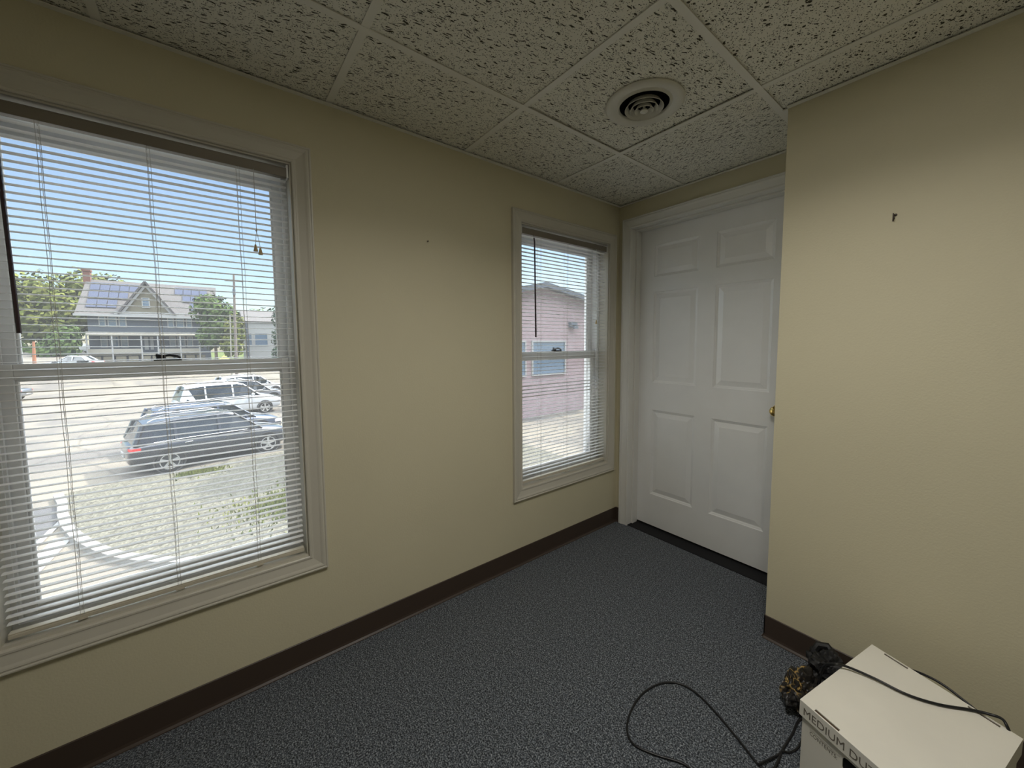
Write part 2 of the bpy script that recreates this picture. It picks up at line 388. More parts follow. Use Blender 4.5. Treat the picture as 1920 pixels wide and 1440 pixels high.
for i in range(len(xs)-1):
    for j in range(len(yg)-1):
        x0, x1, y1, y0 = xs[i], xs[i+1], yg[j], yg[j+1]
        gx0 = .006 if i else .004; gx1 = .006
        if j == 0 and x0 > PX - .2:
            if x0 < PX: rects = [(x0+gx0, PX-.002, y0+.006, -.002), (PX-.002, x1-gx1, y0+.006, PY-.002)]
            else: rects = [(x0+gx0, x1-gx1, y0+.006, PY-.002)]
        else: rects = [(x0+gx0, x1-gx1, y0+.006, y1-(.006 if j else .004))]
        t = MB(); lift = .009 if (i, j) == VT else .0045
        if (i, j) == VT:      # round hole for the diffuser
            x0_, x1_, y0_, y1_ = rects[0]; hx, hy, hr = .765, -.868, .098
            an = sorted([2*math.pi*k/56 for k in range(56)] + [math.atan2(cy-hy, cx-hx) % (2*math.pi) for cx in (x0_, x1_) for cy in (y0_, y1_)])
            v = []
            for a in an:
                c_a, s_a = math.cos(a), math.sin(a)
                k_ = min(((x1_ if c_a > 0 else x0_)-hx)/c_a if abs(c_a) > 1e-9 else 9, ((y1_ if s_a > 0 else y0_)-hy)/s_a if abs(s_a) > 1e-9 else 9)
                for z in (ZC+lift, ZC+lift+.014): v += [(hx+hr*c_a, hy+hr*s_a, z), (hx+k_*c_a, hy+k_*s_a, z)]
            n_ = len(an); f_q = []
            for k in range(n_):
                a0, a1 = k*4, ((k+1) % n_)*4
                f_q += [(a0, a0+1, a1+1, a1), (a0+2, a1+2, a1+3, a0+3), (a0, a1, a1+2, a0+2), (a0+1, a0+3, a1+3, a1+1)]
            t.add(v, f_q)
        else:
            for r_ in rects: t.box(*r_, ZC+lift, ZC+lift+.014)
        mm_ = M['tileX'] if (i, j) in ((1, 0), (0, 0)) else M['tileR'] if i >= 2 else M['tileY']
        part(t, 'ceiling_tile', mm_, ceil)
struct(MB().box(0, RX, RY, 0, 2.58, 2.64).build('trim_4', M['dark']))    # floor deck above the tiles
b = MB(); b.box(-WT, 0, -4.15, .15, ZT+.02, 2.58); b.box(0, RX, .0, .15, ZT+.02, 2.58); b.box(0, RX, RY-.15, RY, ZT+.02, 2.58); b.box(RX, RX+.15, RY, 0, ZT+.02, 2.58)
struct(b.build('trim_5', M['dark']))

# brown cove base
def cove(mb, p0, p1, nrm, h=.103, t=.004):
    """strip along p0->p1 with a small toe"""
    d = Vector((p1[0]-p0[0], p1[1]-p0[1], 0)); n = Vector((*nrm, 0))
    prof = [(0, 0), (.013, 0), (.0125, .003), (.006, .009), (t, .018), (t, h-.002), (t-.002, h), (0, h)]
    v = []
    for base in (Vector((*p0, 0)), Vector((*p1, 0))):
        v += [base + n*a + Vector((0, 0, z)) for a, z in prof]
    k = len(prof); f = [(i, (i+1) % k, k+(i+1) % k, k+i) for i in range(k)] + [tuple(range(k)), tuple(range(2*k-1, k-1, -1))]
    mb.add(v, f)
c_ = MB(); cove(c_, (0, RY), (0, 0), (1, 0)); cove(c_, (.004, 0), (.034, 0), (0, -1)); struct(c_.build('baseboard_left', M['base']))
c_ = MB(); cove(c_, (PX-.004, PY), (RX, PY), (0, -1)); cove(c_, (PX, PY-.004), (PX, -.02), (-1, 0)); struct(c_.build('baseboard_partition', M['base']))
c_ = MB(); cove(c_, (RX, PY), (RX, RY), (-1, 0)); struct(c_.build('baseboard_right', M['base']))
c_ = MB(); cove(c_, (RX, RY), (0, RY), (0, 1)); struct(c_.build('baseboard_back', M['base']))

# ------------------------------------------------------------------ casings
CAS = [(0, 0), (0, .008), (.003, .0105), (.009, .0105), (.012, .0085), (.016, .0085), (.040, .0135), (.047, .0165), (.052, .0175), (.055, .0150), (.058, .0150), (.060, .0175), (.064, .0175), (.066, .0155), (.066, 0)]
def casing(rect, fn, closed=True, wsc=1.0):
    a0, a1, b0, b1 = rect; mb = MB(); n = len(CAS)
    for u, v_ in CAS:
        u *= wsc
        if closed: pts = [(a0-u, b0-u), (a1+u, b0-u), (a1+u, b1+u), (a0-u, b1+u)]
        else: pts = [(a0-u, b0), (a0-u, b1+u), (a1+u, b1+u), (a1+u, b0)]
        mb.v += [tuple(fn(a, b_, v_)) for a, b_ in pts]
    segs = 4 if closed else 3
    for i in range(n-1):
        for k in range(segs):
            k2 = (k+1) % 4; mb.f.append((i*4+k, i*4+k2, (i+1)*4+k2, (i+1)*4+k)); mb.sm.append(False)
    if not closed:
        mb.f.append(tuple(i*4 for i in range(n))); mb.f.append(tuple(i*4+3 for i in range(n-1, -1, -1))); mb.sm += [False]*2
    return mb
fnL = lambda a, z, v_: (v_, a, z)
for i, W in enumerate((W1, W2)):
    struct(casing((W[0], W[1], W[2], W[3]), fnL).build('trim_%d' % (i+1), M['trim']))
struct(casing((DX0, DX1, 0, DZ), lambda a, z, v_: (a, -v_, z), False).build('trim_3', M['dtrim']))

# ------------------------------------------------------------------ windows
def make_window(name, W):
    y0, y1, z0, z1 = W
    r = struct(empty(name, (0, (y0+y1)/2, z0)))
    j = MB()     # wooden jamb lining + vinyl frame
    j.box(-WT+.0, -.0005, y0-.001, y0+.006, z0, z1); j.box(-WT, -.0005, y1-.006, y1+.001, z0, z1)
    j.box(-WT, -.0005, y0+.006, y1-.006, z1-.006, z1); j.box(-WT, -.0005, y0+.006, y1-.006, z0, z0+.008)
    part(j, 'jamb', M['trim'], r)
    f = MB()
    iy0, iy1, iz0, iz1 = y0+.006, y1-.006, z0+.008, z1-.006
    for xa, xb, t in ((-.195, -.075, .012), (-.195, -.172, .020), (-.136, -.132, .017), (-.092, -.080, .018)):
        f.box(xa, xb, iy0, iy0+t, iz0, iz1); f.box(xa, xb, iy1-t, iy1, iz0, iz1)
    f.box(-.195, -.075, iy0+.012, iy1-.012, iz1-.014, iz1)
    f.box(-.092, -.080, iy0+.018, iy1-.018, iz1-.030, iz1-.014)
    f.box(-.195, -.075, iy0+.012, iy1-.012, iz0, iz0+.016)
    part(f, 'frame', M['vinyl'], r)
    def sash(nm, xa, xb, za, zb, st, top, bot):
        s = MB(); a, c = iy0+.014, iy1-.014
        s.box(xa, xb, a, a+st, za, zb); s.box(xa, xb, c-st, c, za, zb)
        s.box(xa, xb, a+st, c-st, za, za+bot); s.box(xa, xb, a+st, c-st, zb-top, zb)
        xm = (xa+xb)/2
        # glazing bead step
        for (p, q, u, w_) in ((a+st, a+st+.006, za+bot, zb-top), (c-st-.006, c-st, za+bot, zb-top)):
            s.box(xm-.008, xm+.008, p, q, u, w_)
        s.box(xm-.008, xm+.008, a+st+.006, c-st-.006, za+bot, za+bot+.005); s.box(xm-.008, xm+.008, a+st+.006, c-st-.006, zb-top-.005, zb-top)
        so_ = part(s, nm, M['vinyl'], r); bevel(so_, .002, 2)
        gq = MB(); gq.box(xm-.002, xm+.002, a+st+.001, c-st-.001, za+bot+.001, zb-top-.001)
        go = gq.build('glass', M['glass'], so_)
        return so_
    zm = (1.175 + 1.245)/2
    up_ = sash('upper_sash', -.168, -.138, zm-.016, iz1-.016, .030, .042, .030)
    lo_ = sash('lower_sash', -.128, -.096, iz0+.018, 1.247, .030, .048, .036)
    # finger lift lip on the lower sash's top rail and bottom rail
    l = MB(); l.box(-.096, -.088, iy0+.06, iy1-.06, 1.228, 1.233); l.box(-.096, -.090, iy0+.02, iy1-.02, 1.202, 1.205); l.box(-.096, -.086, iy0+.06, iy1-.06, iz0+.034, iz0+.038)
    l.build('lift_rail', M['vinyl'], lo_)
    k = MB(); yc = (y0+y1)/2
    k.box(-.124, -.100, yc-.036, yc+.036, 1.247, 1.254)
    k.lathe([(.0, .010), (.010, .010), (.013, .004), (.013, 0), (0, 0)], (-.113, yc-.018, 1.254))
    k.tube([(-.112, yc-.030, 1.266), (-.110, yc-.012, 1.263), (-.106, yc+.006, 1.266), (-.104, yc+.024, 1.262), (-.104, yc+.034, 1.256)], [.006, .004, .005, .0055, .003], 8)
    kk = k.build('sash_lock', M['black'], lo_)
    if name == 'window_1':
        l2 = MB(); l2.obox((-.118, yc-.20, 1.251), (.006, 0, 0), (0, .012, 0), (0, 0, .003)); l2.build('tilt_latch', M['black'], lo_)
    return r
make_window('window_1', W1); make_window('window_2', W2)

# ------------------------------------------------------------------ mini blinds
def make_blind(W, label, tip, wand_y, wand_x, wand_z, lift_y, lift_z, tassels, tilt_set):
    y0, y1, z0, z1 = W
    a, c = y0+.012, y1-.012
    r = tag(empty('window_blind', (-.022, (y0+y1)/2, z1-.02)), label, 'blind')
    xc = -.022
    h = MB(); h.box(xc-.0125, xc+.0125, a, c, z1-.052, z1-.022)
    h.box(xc-.0125, xc-.0105, a, c, z1-.022, z1-.018); h.box(xc+.0105, xc+.0125, a, c, z1-.022, z1-.018)
    bevel(part(h, 'headrail', M['headrail'], r), .0015, 2)
    for yy in (a-.004, c-.002): part(MB().box(xc-.016, xc+.016, yy, yy+.006, z1-.054, z1-.008), 'mounting_bracket', M['vinyl'], r)
    s = MB(); top = z1-.066; bot = z0+.060; n = int((top-bot)/.0210)+1
    sp = (top-bot)/(n-1); wd = .0125; nn = 6
    for k in range(n):
        z = top - k*sp; tl = tilt_set(k, z) + rnd.uniform(-.015, .015)
        ca, sa = math.cos(tl), math.sin(tl)
        y_a, y_b = a+.003+rnd.uniform(-.001, .001), c-.003+rnd.uniform(-.001, .001)
        dz0, dz1 = rnd.uniform(-.0006, .0006), rnd.uniform(-.0006, .0006)
        v = []
        for lay in (0, 1):
            for yy, dz in ((y_a, dz0), ((y_a+y_b)/2, (dz0+dz1)/2), (y_b, dz1)):
                for q in range(nn+1):
                    t = -1 + 2*q/nn
                    px_, pz_ = wd*t, .0022*(1-t*t) - .00025*lay
                    v.append((xc + px_*ca - pz_*sa, yy, z + dz + px_*sa + pz_*ca))
        m1 = nn+1; f = []
        for lay in (0, 1):
            o_ = lay*3*m1
            for e_ in range(2):
                for q in range(nn): f.append((o_+e_*m1+q, o_+e_*m1+q+1, o_+(e_+1)*m1+q+1, o_+(e_+1)*m1+q))
        s.add(v, f, True)
    part(s, 'slats', M['slat'], r)
    b_ = MB(); b_.box(xc-.0125, xc+.0125, a+.002, c-.002, z0+.018, z0+.030); b_.box(xc-.0115, xc+.0115, a+.002, c-.002, z0+.030, z0+.034)
    bo = bevel(part(b_, 'bottom_rail', M['rail'], r), .002, 2)
    lys = [a+.145, (a+c)/2-.005, c-.150]
    for yy in lys: MB().box(xc-.0135, xc+.0145, yy-.010, yy+.010, z0+.016, z0+.022).build('cord_clip', M['rail'], bo)
    for yy in lys:
        l = MB()
        for dx, dy in ((-.0130, -.004), (.0130, .004), (.0130, -.004)):
            pts = [(xc+dx, yy+dy + .0008*math.sin(k*1.3), z) for k, z in enumerate([z1-.052-(z1-.052-z0-.03)*q/24 for q in range(25)])]
            l.tube(pts, .00062, 5)
        part(l, 'ladder_cord', M['cordw'], r)
    # tilt wand
    if wand_y is not None:
        wd_ = MB(); x_ = xc+.019
        wd_.tube([(x_-.004, wand_y, z1-.050), (x_, wand_y, z1-.060), (x_, wand_y, z1-.068)], .0012, 6)
        wd_.tube([(x_, wand_y, z1-.068), (x_+.004, wand_y+wand_x*.15, z1-.09), (x_+.010, wand_y+wand_x, wand_z)], [.0040, .0042, .0048], 6)
        part(wd_, 'tilt_wand', M['wand'], r)
    # lift cord with tassels
    lc = MB(); x_ = xc+.017
    lc.tube([(x_-.003, lift_y, z1-.050), (x_, lift_y, z1-.060), (x_+.001, lift_y-.001, lift_z+.07)], .0010, 6)
    lc.lathe([(0, -.004), (.003, -.002), (.003, .002), (0, .004)], (x_+.001, lift_y-.001, lift_z+.07), n=10)
    for k, (dy, dz) in enumerate(tassels):
        lc.tube([(x_+.001, lift_y-.001, lift_z+.07), (x_+.002, lift_y+dy*.6, lift_z+.04+dz), (x_+.002, lift_y+dy, lift_z+.012+dz)], .0008, 5)
    lo_ = part(lc, 'lift_cord', M['cordw'], r)
    for dy, dz in tassels:
        t = MB(); t.lathe([(0, .024), (.0025, .024), (.0045, .014), (.0072, .002), (.0072, 0), (.005, 0), (0, .004)], (x_+.002, lift_y+dy, lift_z-.008+dz), n=12)
        t.build('tassel', M['tassel'], lo_)
    return r
make_blind(W1, 'wide-open white mini blind with dark wand in the large window at left', 'l', -2.668, .010, 1.335, -2.100, 1.640, ((-.006, .004), (.008, -.006)), lambda k, z: .02)
make_blind(W2, 'white mini blind in the smaller window next to the white door', 'r', -.783, .004, 1.335, -.236, 1.435, ((0, 0),), lambda k, z: (.42 if .985 < z < 1.06 else .10 if z < 1.0 else .03))

# ------------------------------------------------------------------ door
dr = struct(empty('door_1', (DX0, .1, 0)))
jb = MB()
jb.box(DX0-.018, DX0, .0, .15, 0, DZ); jb.box(DX1, DX1+.018, .0, .15, 0, DZ); jb.box(DX0-.018, DX1+.018, .0, .15, DZ, DZ+.018)
jb.box(DX0, DX0+.011, .045, .099, 0, DZ-.011); jb.box(DX1-.011, DX1, .045, .099, 0, DZ-.011); jb.box(DX0, DX1, .045, .099, DZ-.011, DZ)
bevel(part(jb, 'door_frame', M['dtrim'], dr), .0015, 2)
sx0, sx1, sz0, sz1 = DX0+.003, DX1-.003, .018, DZ-.003
cols = [(.212, .515), (.621, .925)]; rows = [(.242, .838), (1.027, 1.640), (1.741, 1.950)]
d = MB(); FY = .100
gx = sorted({sx0, sx1, *[q for c in cols for q in c]}); gz = sorted({sz0, sz1, *[q for c in rows for q in c]})
for i in range(len(gx)-1):
    for j in range(len(gz)-1):
        if (gx[i], gx[i+1]) in cols and (gz[j], gz[j+1]) in rows:
            x0, x1, z0, z1 = gx[i], gx[i+1], gz[j], gz[j+1]
            steps = [(0, 0), (.003, .004), (.010, .0065), (.014, .0095), (.017, .0100), (.044, .0035), (.046, .0028)]
            v = []
            for u, dp in steps: v += [(x0+u, FY+dp, z0+u), (x1-u, FY+dp, z0+u), (x1-u, FY+dp, z1-u), (x0+u, FY+dp, z1-u)]
            f = [(k*4+q, k*4+(q+1) % 4, (k+1)*4+(q+1) % 4, (k+1)*4+q) for k in range(len(steps)-1) for q in range(4)]
            k = (len(steps)-1)*4; f.append((k, k+1, k+2, k+3)); d.add(v, f)
        else: d.add([(gx[i], FY, gz[j]), (gx[i+1], FY, gz[j]), (gx[i+1], FY, gz[j+1]), (gx[i], FY, gz[j+1])], [(0, 1, 2, 3)])
d.add([(sx0, FY, sz0), (sx1, FY, sz0), (sx1, FY, sz1), (sx0, FY, sz1), (sx0, FY+.035, sz0), (sx1, FY+.035, sz0), (sx1, FY+.035, sz1), (sx0, FY+.035, sz1)],
      [(4, 5, 6, 7), (0, 1, 5, 4), (1, 2, 6, 5), (2, 3, 7, 6), (3, 0, 4, 7)])
slab = part(d, 'door_panel', M['door'], dr)
kb = MB(); kc = (.975, FY, .935)
kb.lathe([(0, 0), (.031, 0), (.032, .003), (.028, .007), (.014, .010), (.011, .016), (.012, .030), (.022, .038), (.027, .047), (.027, .055), (.021, .062), (.010, .065), (.009, .0635), (0, .0635)], kc, (0, -1, 0), 40)
kb.build('door_knob', M['brass'], slab)
sw = MB().box(DX0, DX1, .0, .15, 0, .004); part(sw, 'threshold', M['dark'], dr)
# near-black panel beyond the door, painted so the gap under it stays dark
struct(MB().box(-.2, 1.4, .16, .20, -.06, 2.3).build('wall_dark_backing', M['dark']))

# ------------------------------------------------------------------ ceiling air diffuser (round, in the vent tile)
vt = tag(empty('air_vent', (.765, -.868, ZC)), 'round white air diffuser with concentric rings in the acoustic ceiling', 'air vent')
c0 = (.765, -.868, ZC)
f_ = MB(); f_.lathe([(.149, .008), (.150, .004), (.148, .001), (.140, -.003), (.130, -.0045), (.120, -.003), (.112, .001), (.106, .004), (.101, .001), (.099, -.004), (.096, -.002), (.094, .004), (.097, .006), (.149, .008)], c0, n=72)
part(f_, 'outer_ring', M['vent'], vt)
for k, (r0, r1, zl, zh) in enumerate(((.074, .062, -.012, .006), (.055, .044, -.016, .002), (.037, .027, -.020, -.003))):
    q = MB(); q.lathe([(r0, zl), (r0-.001, zl-.0012), (r0-.0025, zl), (r1-.002, zh), (r1, zh+.0005), (r0, zl)], c0, n=64)
    part(q, 'cone_ring', M['vent'], vt)
q = MB(); q.lathe([(0, -.026), (.010, -.026), (.015, -.022), (.013, -.016), (.005, -.010), (.005, .03), (0, .03)], c0, n=32); part(q, 'centre_button', M['vent'], vt)
q = MB()
for a in (20, 140, 260):
    ca, sa = math.cos(R(a)), math.sin(R(a)); q.tube([(c0[0]+.01*ca, c0[1]+.01*sa, ZC+.02), (c0[0]+.093*ca, c0[1]+.093*sa, ZC+.02)], .0012, 6)
part(q, 'spoke', M['black'], vt)
q = MB(); q.lathe([(.0, .19), (.0945, .19), (.0945, .005)], c0, n=48); part(q, 'duct', M['dark'], vt)  # near-black colour paints in the shade of the throat

# ------------------------------------------------------------------ fill light added below the ceiling, out of view, to brighten the room
LX0, LX1, LY0, LY1 = 1.20, 1.68, -1.80, -1.36
tl = tag(empty('ceiling_fill', (1.44, -1.58, ZC)), 'added square fill panel above the middle of the room', 'fill light')
q = MB()
for (a, b_, c, d_) in ((LX0-.012, LX0, LY0-.012, LY1+.012), (LX1, LX1+.012, LY0-.012, LY1+.012), (LX0, LX1, LY0-.012, LY0), (LX0, LX1, LY1, LY1+.012)): q.box(a, b_, c, d_, ZC-.012, ZC-.001)
part(q, 'frame', M['tgrid'], tl)
M['diff'] = mat('fill_panel_glow', (.8, .8, .78), .5, emit=((1.0, .96, .88), FILL_GLOW))
bevel(part(MB().box(LX0+.002, LX1-.002, LY0+.002, LY1-.002, ZC-.011, ZC-.001), 'diffuser', M['diff'], tl), .003, 2)  # glowing face of the added fill light
ld = bpy.data.lights.new('fill_lamp', 'AREA'); ld.shape = 'RECTANGLE'; ld.size = .46; ld.size_y = .42; ld.energy = FILL_W; ld.spread = R(150); ld.color = (1.0, .97, .90)
lo2 = bpy.data.objects.new('fill_lamp', ld); COL.objects.link(lo2); lo2.location = (1.44, -1.58, ZC-.013)   # downward area lamp of the added fill light

# ------------------------------------------------------------------ nail and hook in the walls
q = MB(); q.lathe([(0, .010), (.0032, .009), (.0032, .007), (.0012, .007), (.0012, -.004)], (0, -1.441, 1.775), (1, 0, 0), 12)
tag(q.build('nail', M['nail']), 'small dark nail in the cream wall between the two windows', 'nail')
q = MB(); q.tube([(1.447, PY+.003, 1.733), (1.447, PY-.006, 1.732), (1.446, PY-.007, 1.722), (1.446, PY-.010, 1.714), (1.449, PY-.014, 1.718)], .0016, 8)
q.box(1.4425, 1.4455, PY-.004, PY+.001, 1.712, 1.738); q.lathe([(0, .004), (.004, .003), (.004, 0), (0, 0)], (1.450, PY, 1.731), (0, -1, 0), 12)
tag(q.build('picture_hook', M['nail']), 'bent metal picture hook on the plain wall right of the door', 'hook')

# ------------------------------------------------------------------ storage box with lid
A = Vector((1.478, -.527, 0)); B = Vector((1.389, -.961, 0)); C_ = Vector((1.792, -.642, 0)); D_ = B + (C_-A)
zt = .262
def quadring(mb, inset, zs):
    cen = (A+D_)/2; P = [B, D_, C_, A]
    def ins(p, k):
        e1 = (C_-A).normalized(); e2 = (A-B).normalized(); s1 = 1 if (p-cen).dot(e1) < 0 else -1; s2 = 1 if (p-cen).dot(e2) < 0 else -1
        return p + e1*k*s1 + e2*k*s2
    return [ins(p, inset) for p in P]
bx = tag(empty('storage_box', (1.59, -.80, 0)), 'white cardboard storage box with slotted lid in the bottom right corner', 'box')
body = quadring(None, .006, 0)
q = MB(); hz0, hz1 = 0.0, zt-.004
# front wall with a hand hole: built as strips, others plain
def wallq(mb, p, r_, z0, z1, t=.003):
    d_ = (r_-p).normalized(); n = Vector((d_.y, -d_.x, 0))
    mb.add([p+Vector((0,0,z0)), r_+Vector((0,0,z0)), r_+Vector((0,0,z1)), p+Vector((0,0,z1)), p-n*t+Vector((0,0,z0)), r_-n*t+Vector((0,0,z0)), r_-n*t+Vector((0,0,z1)), p-n*t+Vector((0,0,z1))],
           [(0,1,2,3),(7,6,5,4),(0,4,5,1),(1,5,6,2),(2,6,7,3),(3,7,4,0)])
b0, b1, b2, b3 = body
fl = (b1-b0).length; fd = (b1-b0).normalized()
h0, h1, hb, ht = .106, .222, .162, .205
wallq(q, b0, b0+fd*h0, 0, hz1); wallq(q, b0+fd*h1, b1, 0, hz1); wallq(q, b0+fd*h0, b0+fd*h1, 0, hb); wallq(q, b0+fd*h0, b0+fd*h1, ht, hz1)
wallq(q, b1, b2, 0, hz1); wallq(q, b2, b3, 0, hz1); wallq(q, b3, b0, 0, hz1)
q.add([p+Vector((0,0,.001)) for p in body], [(0,1,2,3)])
bo = part(q, 'body', M['card'], bx)
fn_ = Vector((fd.y, -fd.x, 0))
q = MB()   # flat near-black sheet painting in the shade behind the hand hole
q.add([b0+fd*(h0-.004)-fn_*.006+Vector((0,0,hb-.004)), b0+fd*(h1+.004)-fn_*.006+Vector((0,0,hb-.004)), b0+fd*(h1+.004)-fn_*.006+Vector((0,0,ht+.004)), b0+fd*(h0-.004)-fn_*.006+Vector((0,0,ht+.004))], [(0,1,2,3)])
q.build('hand_hole_dark', M['dark'], bo).matrix_parent_inverse = Matrix()
# corner fillets that round the hand hole
for (u, z, su, sz) in ((h0, hb, 1, 1), (h1, hb, -1, 1), (h0, ht, 1, -1), (h1, ht, -1, -1)):
    r_ = .012; pts = [(u, z)] + [(u+su*(r_-r_*math.cos(t)), z+sz*(r_-r_*math.sin(t))) for t in [k*math.pi/2/5 for k in range(6)]]
    MB().prism(pts, lambda a, z_, dd: tuple(b0+fd*a+fn_*dd+Vector((0,0,z_))), -.003, .0).build('hand_hole_corner', M['card'], bo)
lid = MB(); P = [B, D_, C_, A]; lh = .045
slots = []
e1 = (C_-A).normalized(); e2 = (A-B).normalized()
W_, H_ = (C_-A).length, (A-B).length
def lp(u, v_, z): return B + e1*u + e2*v_ + Vector((0, 0, z))
# top sheet with slots along front and rear edge
us = [0, .038, .100, W_-.100, W_-.038, W_]; vs = [0, .004, .013, H_-.013, H_-.004, H_]
for i in range(5):
    for j in range(5):
        if i in (1, 3) and j in (1, 3): continue
        lid.add([lp(us[i], vs[j], zt), lp(us[i+1], vs[j], zt), lp(us[i+1], vs[j+1], zt), lp(us[i], vs[j+1], zt), lp(us[i], vs[j], zt-.003), lp(us[i+1], vs[j], zt-.003), lp(us[i+1], vs[j+1], zt-.003), lp(us[i], vs[j+1], zt-.003)],
                [(0,1,2,3),(7,6,5,4),(0,4,5,1),(1,5,6,2),(2,6,7,3),(3,7,4,0)])
for p, r_ in ((B, D_), (D_, C_), (C_, A), (A, B)): wallq(lid, p, r_, zt-lh, zt-.003)
lo = part(lid, 'lid', M['card'], bx)
for u0 in (.038, W_-.100):
    for v0 in (.004, H_-.013):
        q = MB()
        q.add([lp(u0, v0, zt-.004), lp(u0+.062, v0, zt-.004), lp(u0+.062, v0+.009, zt-.004), lp(u0, v0+.009, zt-.004)], [(0,1,2,3)])
        q.build('lid_slot', M['cardin'], lo)
def text(s_, size, u, z, dn, parent, name='printed_text', m_='ink', sx=1.0):
    cu = bpy.data.curves.new('txt', 'FONT'); cu.body = s_; cu.size = size; cu.extrude = .00015; cu.resolution_u = 3
    to = bpy.data.objects.new('txt', cu); COL.objects.link(to)
    me = bpy.data.meshes.new_from_object(to.evaluated_get(bpy.context.evaluated_depsgraph_get()))
    bpy.data.objects.remove(to)
    ex = fd; n_ = fn_
    mtx = Matrix((ex*sx, Vector((0, 0, 1)), n_)).transposed().to_4x4(); mtx.translation = B + fd*u + fn_*dn + Vector((0, 0, z))
    me.transform(mtx); me.materials.clear(); me.materials.append(M[m_])
    o = bpy.data.objects.new(name, me); COL.objects.link(o); o.parent = parent; return o
text('MEDIUM DUTY', .0315, .010, zt-.036, .0004, lo, sx=.92)
text('CONTENTS:', .0165, .027, zt-.084, -.0056, bo, sx=.80)
q = MB(); z_ = zt-.0695; q.add([b0+fd*.022+fn_*.0004+Vector((0,0,z_)), b0+fd*.100+fn_*.0004+Vector((0,0,z_)), b0+fd*.100+fn_*.0004+Vector((0,0,z_+.0008)), b0+fd*.022+fn_*.0004+Vector((0,0,z_+.0008))], [(0,1,2,3)])
q.build('printed_line', M['ink'], bo)

# ------------------------------------------------------------------ crumpled black bag with gold patterned cloth
def lump(c, rad, seed, amp, sub=4, squash=True):
    import bmesh
    bm = bmesh.new(); bmesh.ops.create_icosphere(bm, subdivisions=sub, radius=1)
    for v_ in bm.verts:
        p = v_.co.copy(); n1_ = noise.noise(p*1.6+Vector((seed, 0, 0))); n2_ = noise.noise(p*4.2+Vector((0, seed, 0))); n3_ = abs(noise.noise(p*8+Vector((0, 0, seed))))
        k = 1 + amp*(n1_*.9 + n2_*.55 - n3_*.45)
        v_.co = Vector((c[0]+p.x*k*rad[0], c[1]+p.y*k*rad[1], max(.001, c[2]+p.z*k*rad[2])))
    mb = MB(); bm.verts.ensure_lookup_table(); mb.add([tuple(v_.co) for v_ in bm.verts], [tuple(v_.index for v_ in f.verts) for f in bm.faces], True); bm.free(); return mb
bg_ = tag(empty('crumpled_bag', (1.33, -.60, 0)), 'crumpled black bag with gold patterned cloth squeezed behind the white box', 'bag')
part(lump((1.355, -.520, .070), (.066, .070, .070), 3.1, .42, 5), 'bag_body', M['bag'], bg_)
part(lump((1.318, -.655, .055), (.052, .088, .058), 8.4, .42, 5), 'patterned_cloth', M['gold'], bg_)
q = MB(); q.tube([(1.31, -.48, .10), (1.318, -.465, .122), (1.345, -.452, .128), (1.362, -.462, .118), (1.368, -.49, .10)], [.012, .014, .013, .014, .012], 8); part(q, 'bag_handle', M['bag'], bg_)

# ------------------------------------------------------------------ power cable
def cable(pts, r=.0034, res=6):
    """Catmull-Rom through pts"""
    P = [Vector(p) for p in pts]; P = [P[0]*2-P[1]] + P + [P[-1]*2-P[-2]]; out = []
    for i in range(1, len(P)-2):
        for k in range(res):
            t = k/res; a, b_, c, d_ = P[i-1:i+3]
            out.append(.5*((2*b_) + (c-a)*t + (2*a-5*b_+4*c-d_)*t*t + (-a+3*b_-3*c+d_)*t**3))
    out.append(P[-2]); return out
q = MB(); z_ = .0036
q.tube(cable([(1.30, -1.28, z_), (1.235, -1.205, z_), (1.169, -1.173, z_), (1.089, -1.219, z_), (1.029, -1.246, z_), (.986, -1.226, z_), (.954, -1.163, z_), (.939, -1.066, z_), (.959, -.974, z_), (1.005, -.921, z_), (1.072, -.912, z_), (1.161, -.938, z_), (1.253, -.977, z_), (1.308, -1.001, z_), (1.336, -.985, z_+.004), (1.338, -.94, z_+.006), (1.334, -.894, z_), (1.337, -.808, z_), (1.337, -.735, .006), (1.37, -.70, .03), (1.382, -.72, .16), (1.395, -.742, .245), (1.425, -.748, zt+.014), (1.452, -.728, zt+.012), (1.512, -.712, zt+.008), (1.582, -.708, zt+.006), (1.644, -.680, zt+.005), (1.702, -.634, zt+.005), (1.738, -.620, zt+.010), (1.757, -.622, zt+.014), (1.766, -.634, zt+.006), (1.773, -.628, zt-.02), (1.760, -.612, zt-.028), (1.700, -.588, zt-.012), (1.640, -.570, zt+.002), (1.585, -.560, zt-.004), (1.55, -.545, zt-.03), (1.50, -.50, .14), (1.44, -.46, .04), (1.40, -.44, .01)]), .0036, 10)
q.tube(cable([(1.304, -1.005, .010), (1.330, -.930, .008), (1.336, -.900, z_+.003), (1.350, -.885, z_), (1.362, -.850, z_), (1.362, -.80, z_), (1.352, -.76, z_)]), .0032, 8)
tag(q.build('power_cable', M['cable']), 'black power cable looped on the carpet and draped over the box', 'cable')

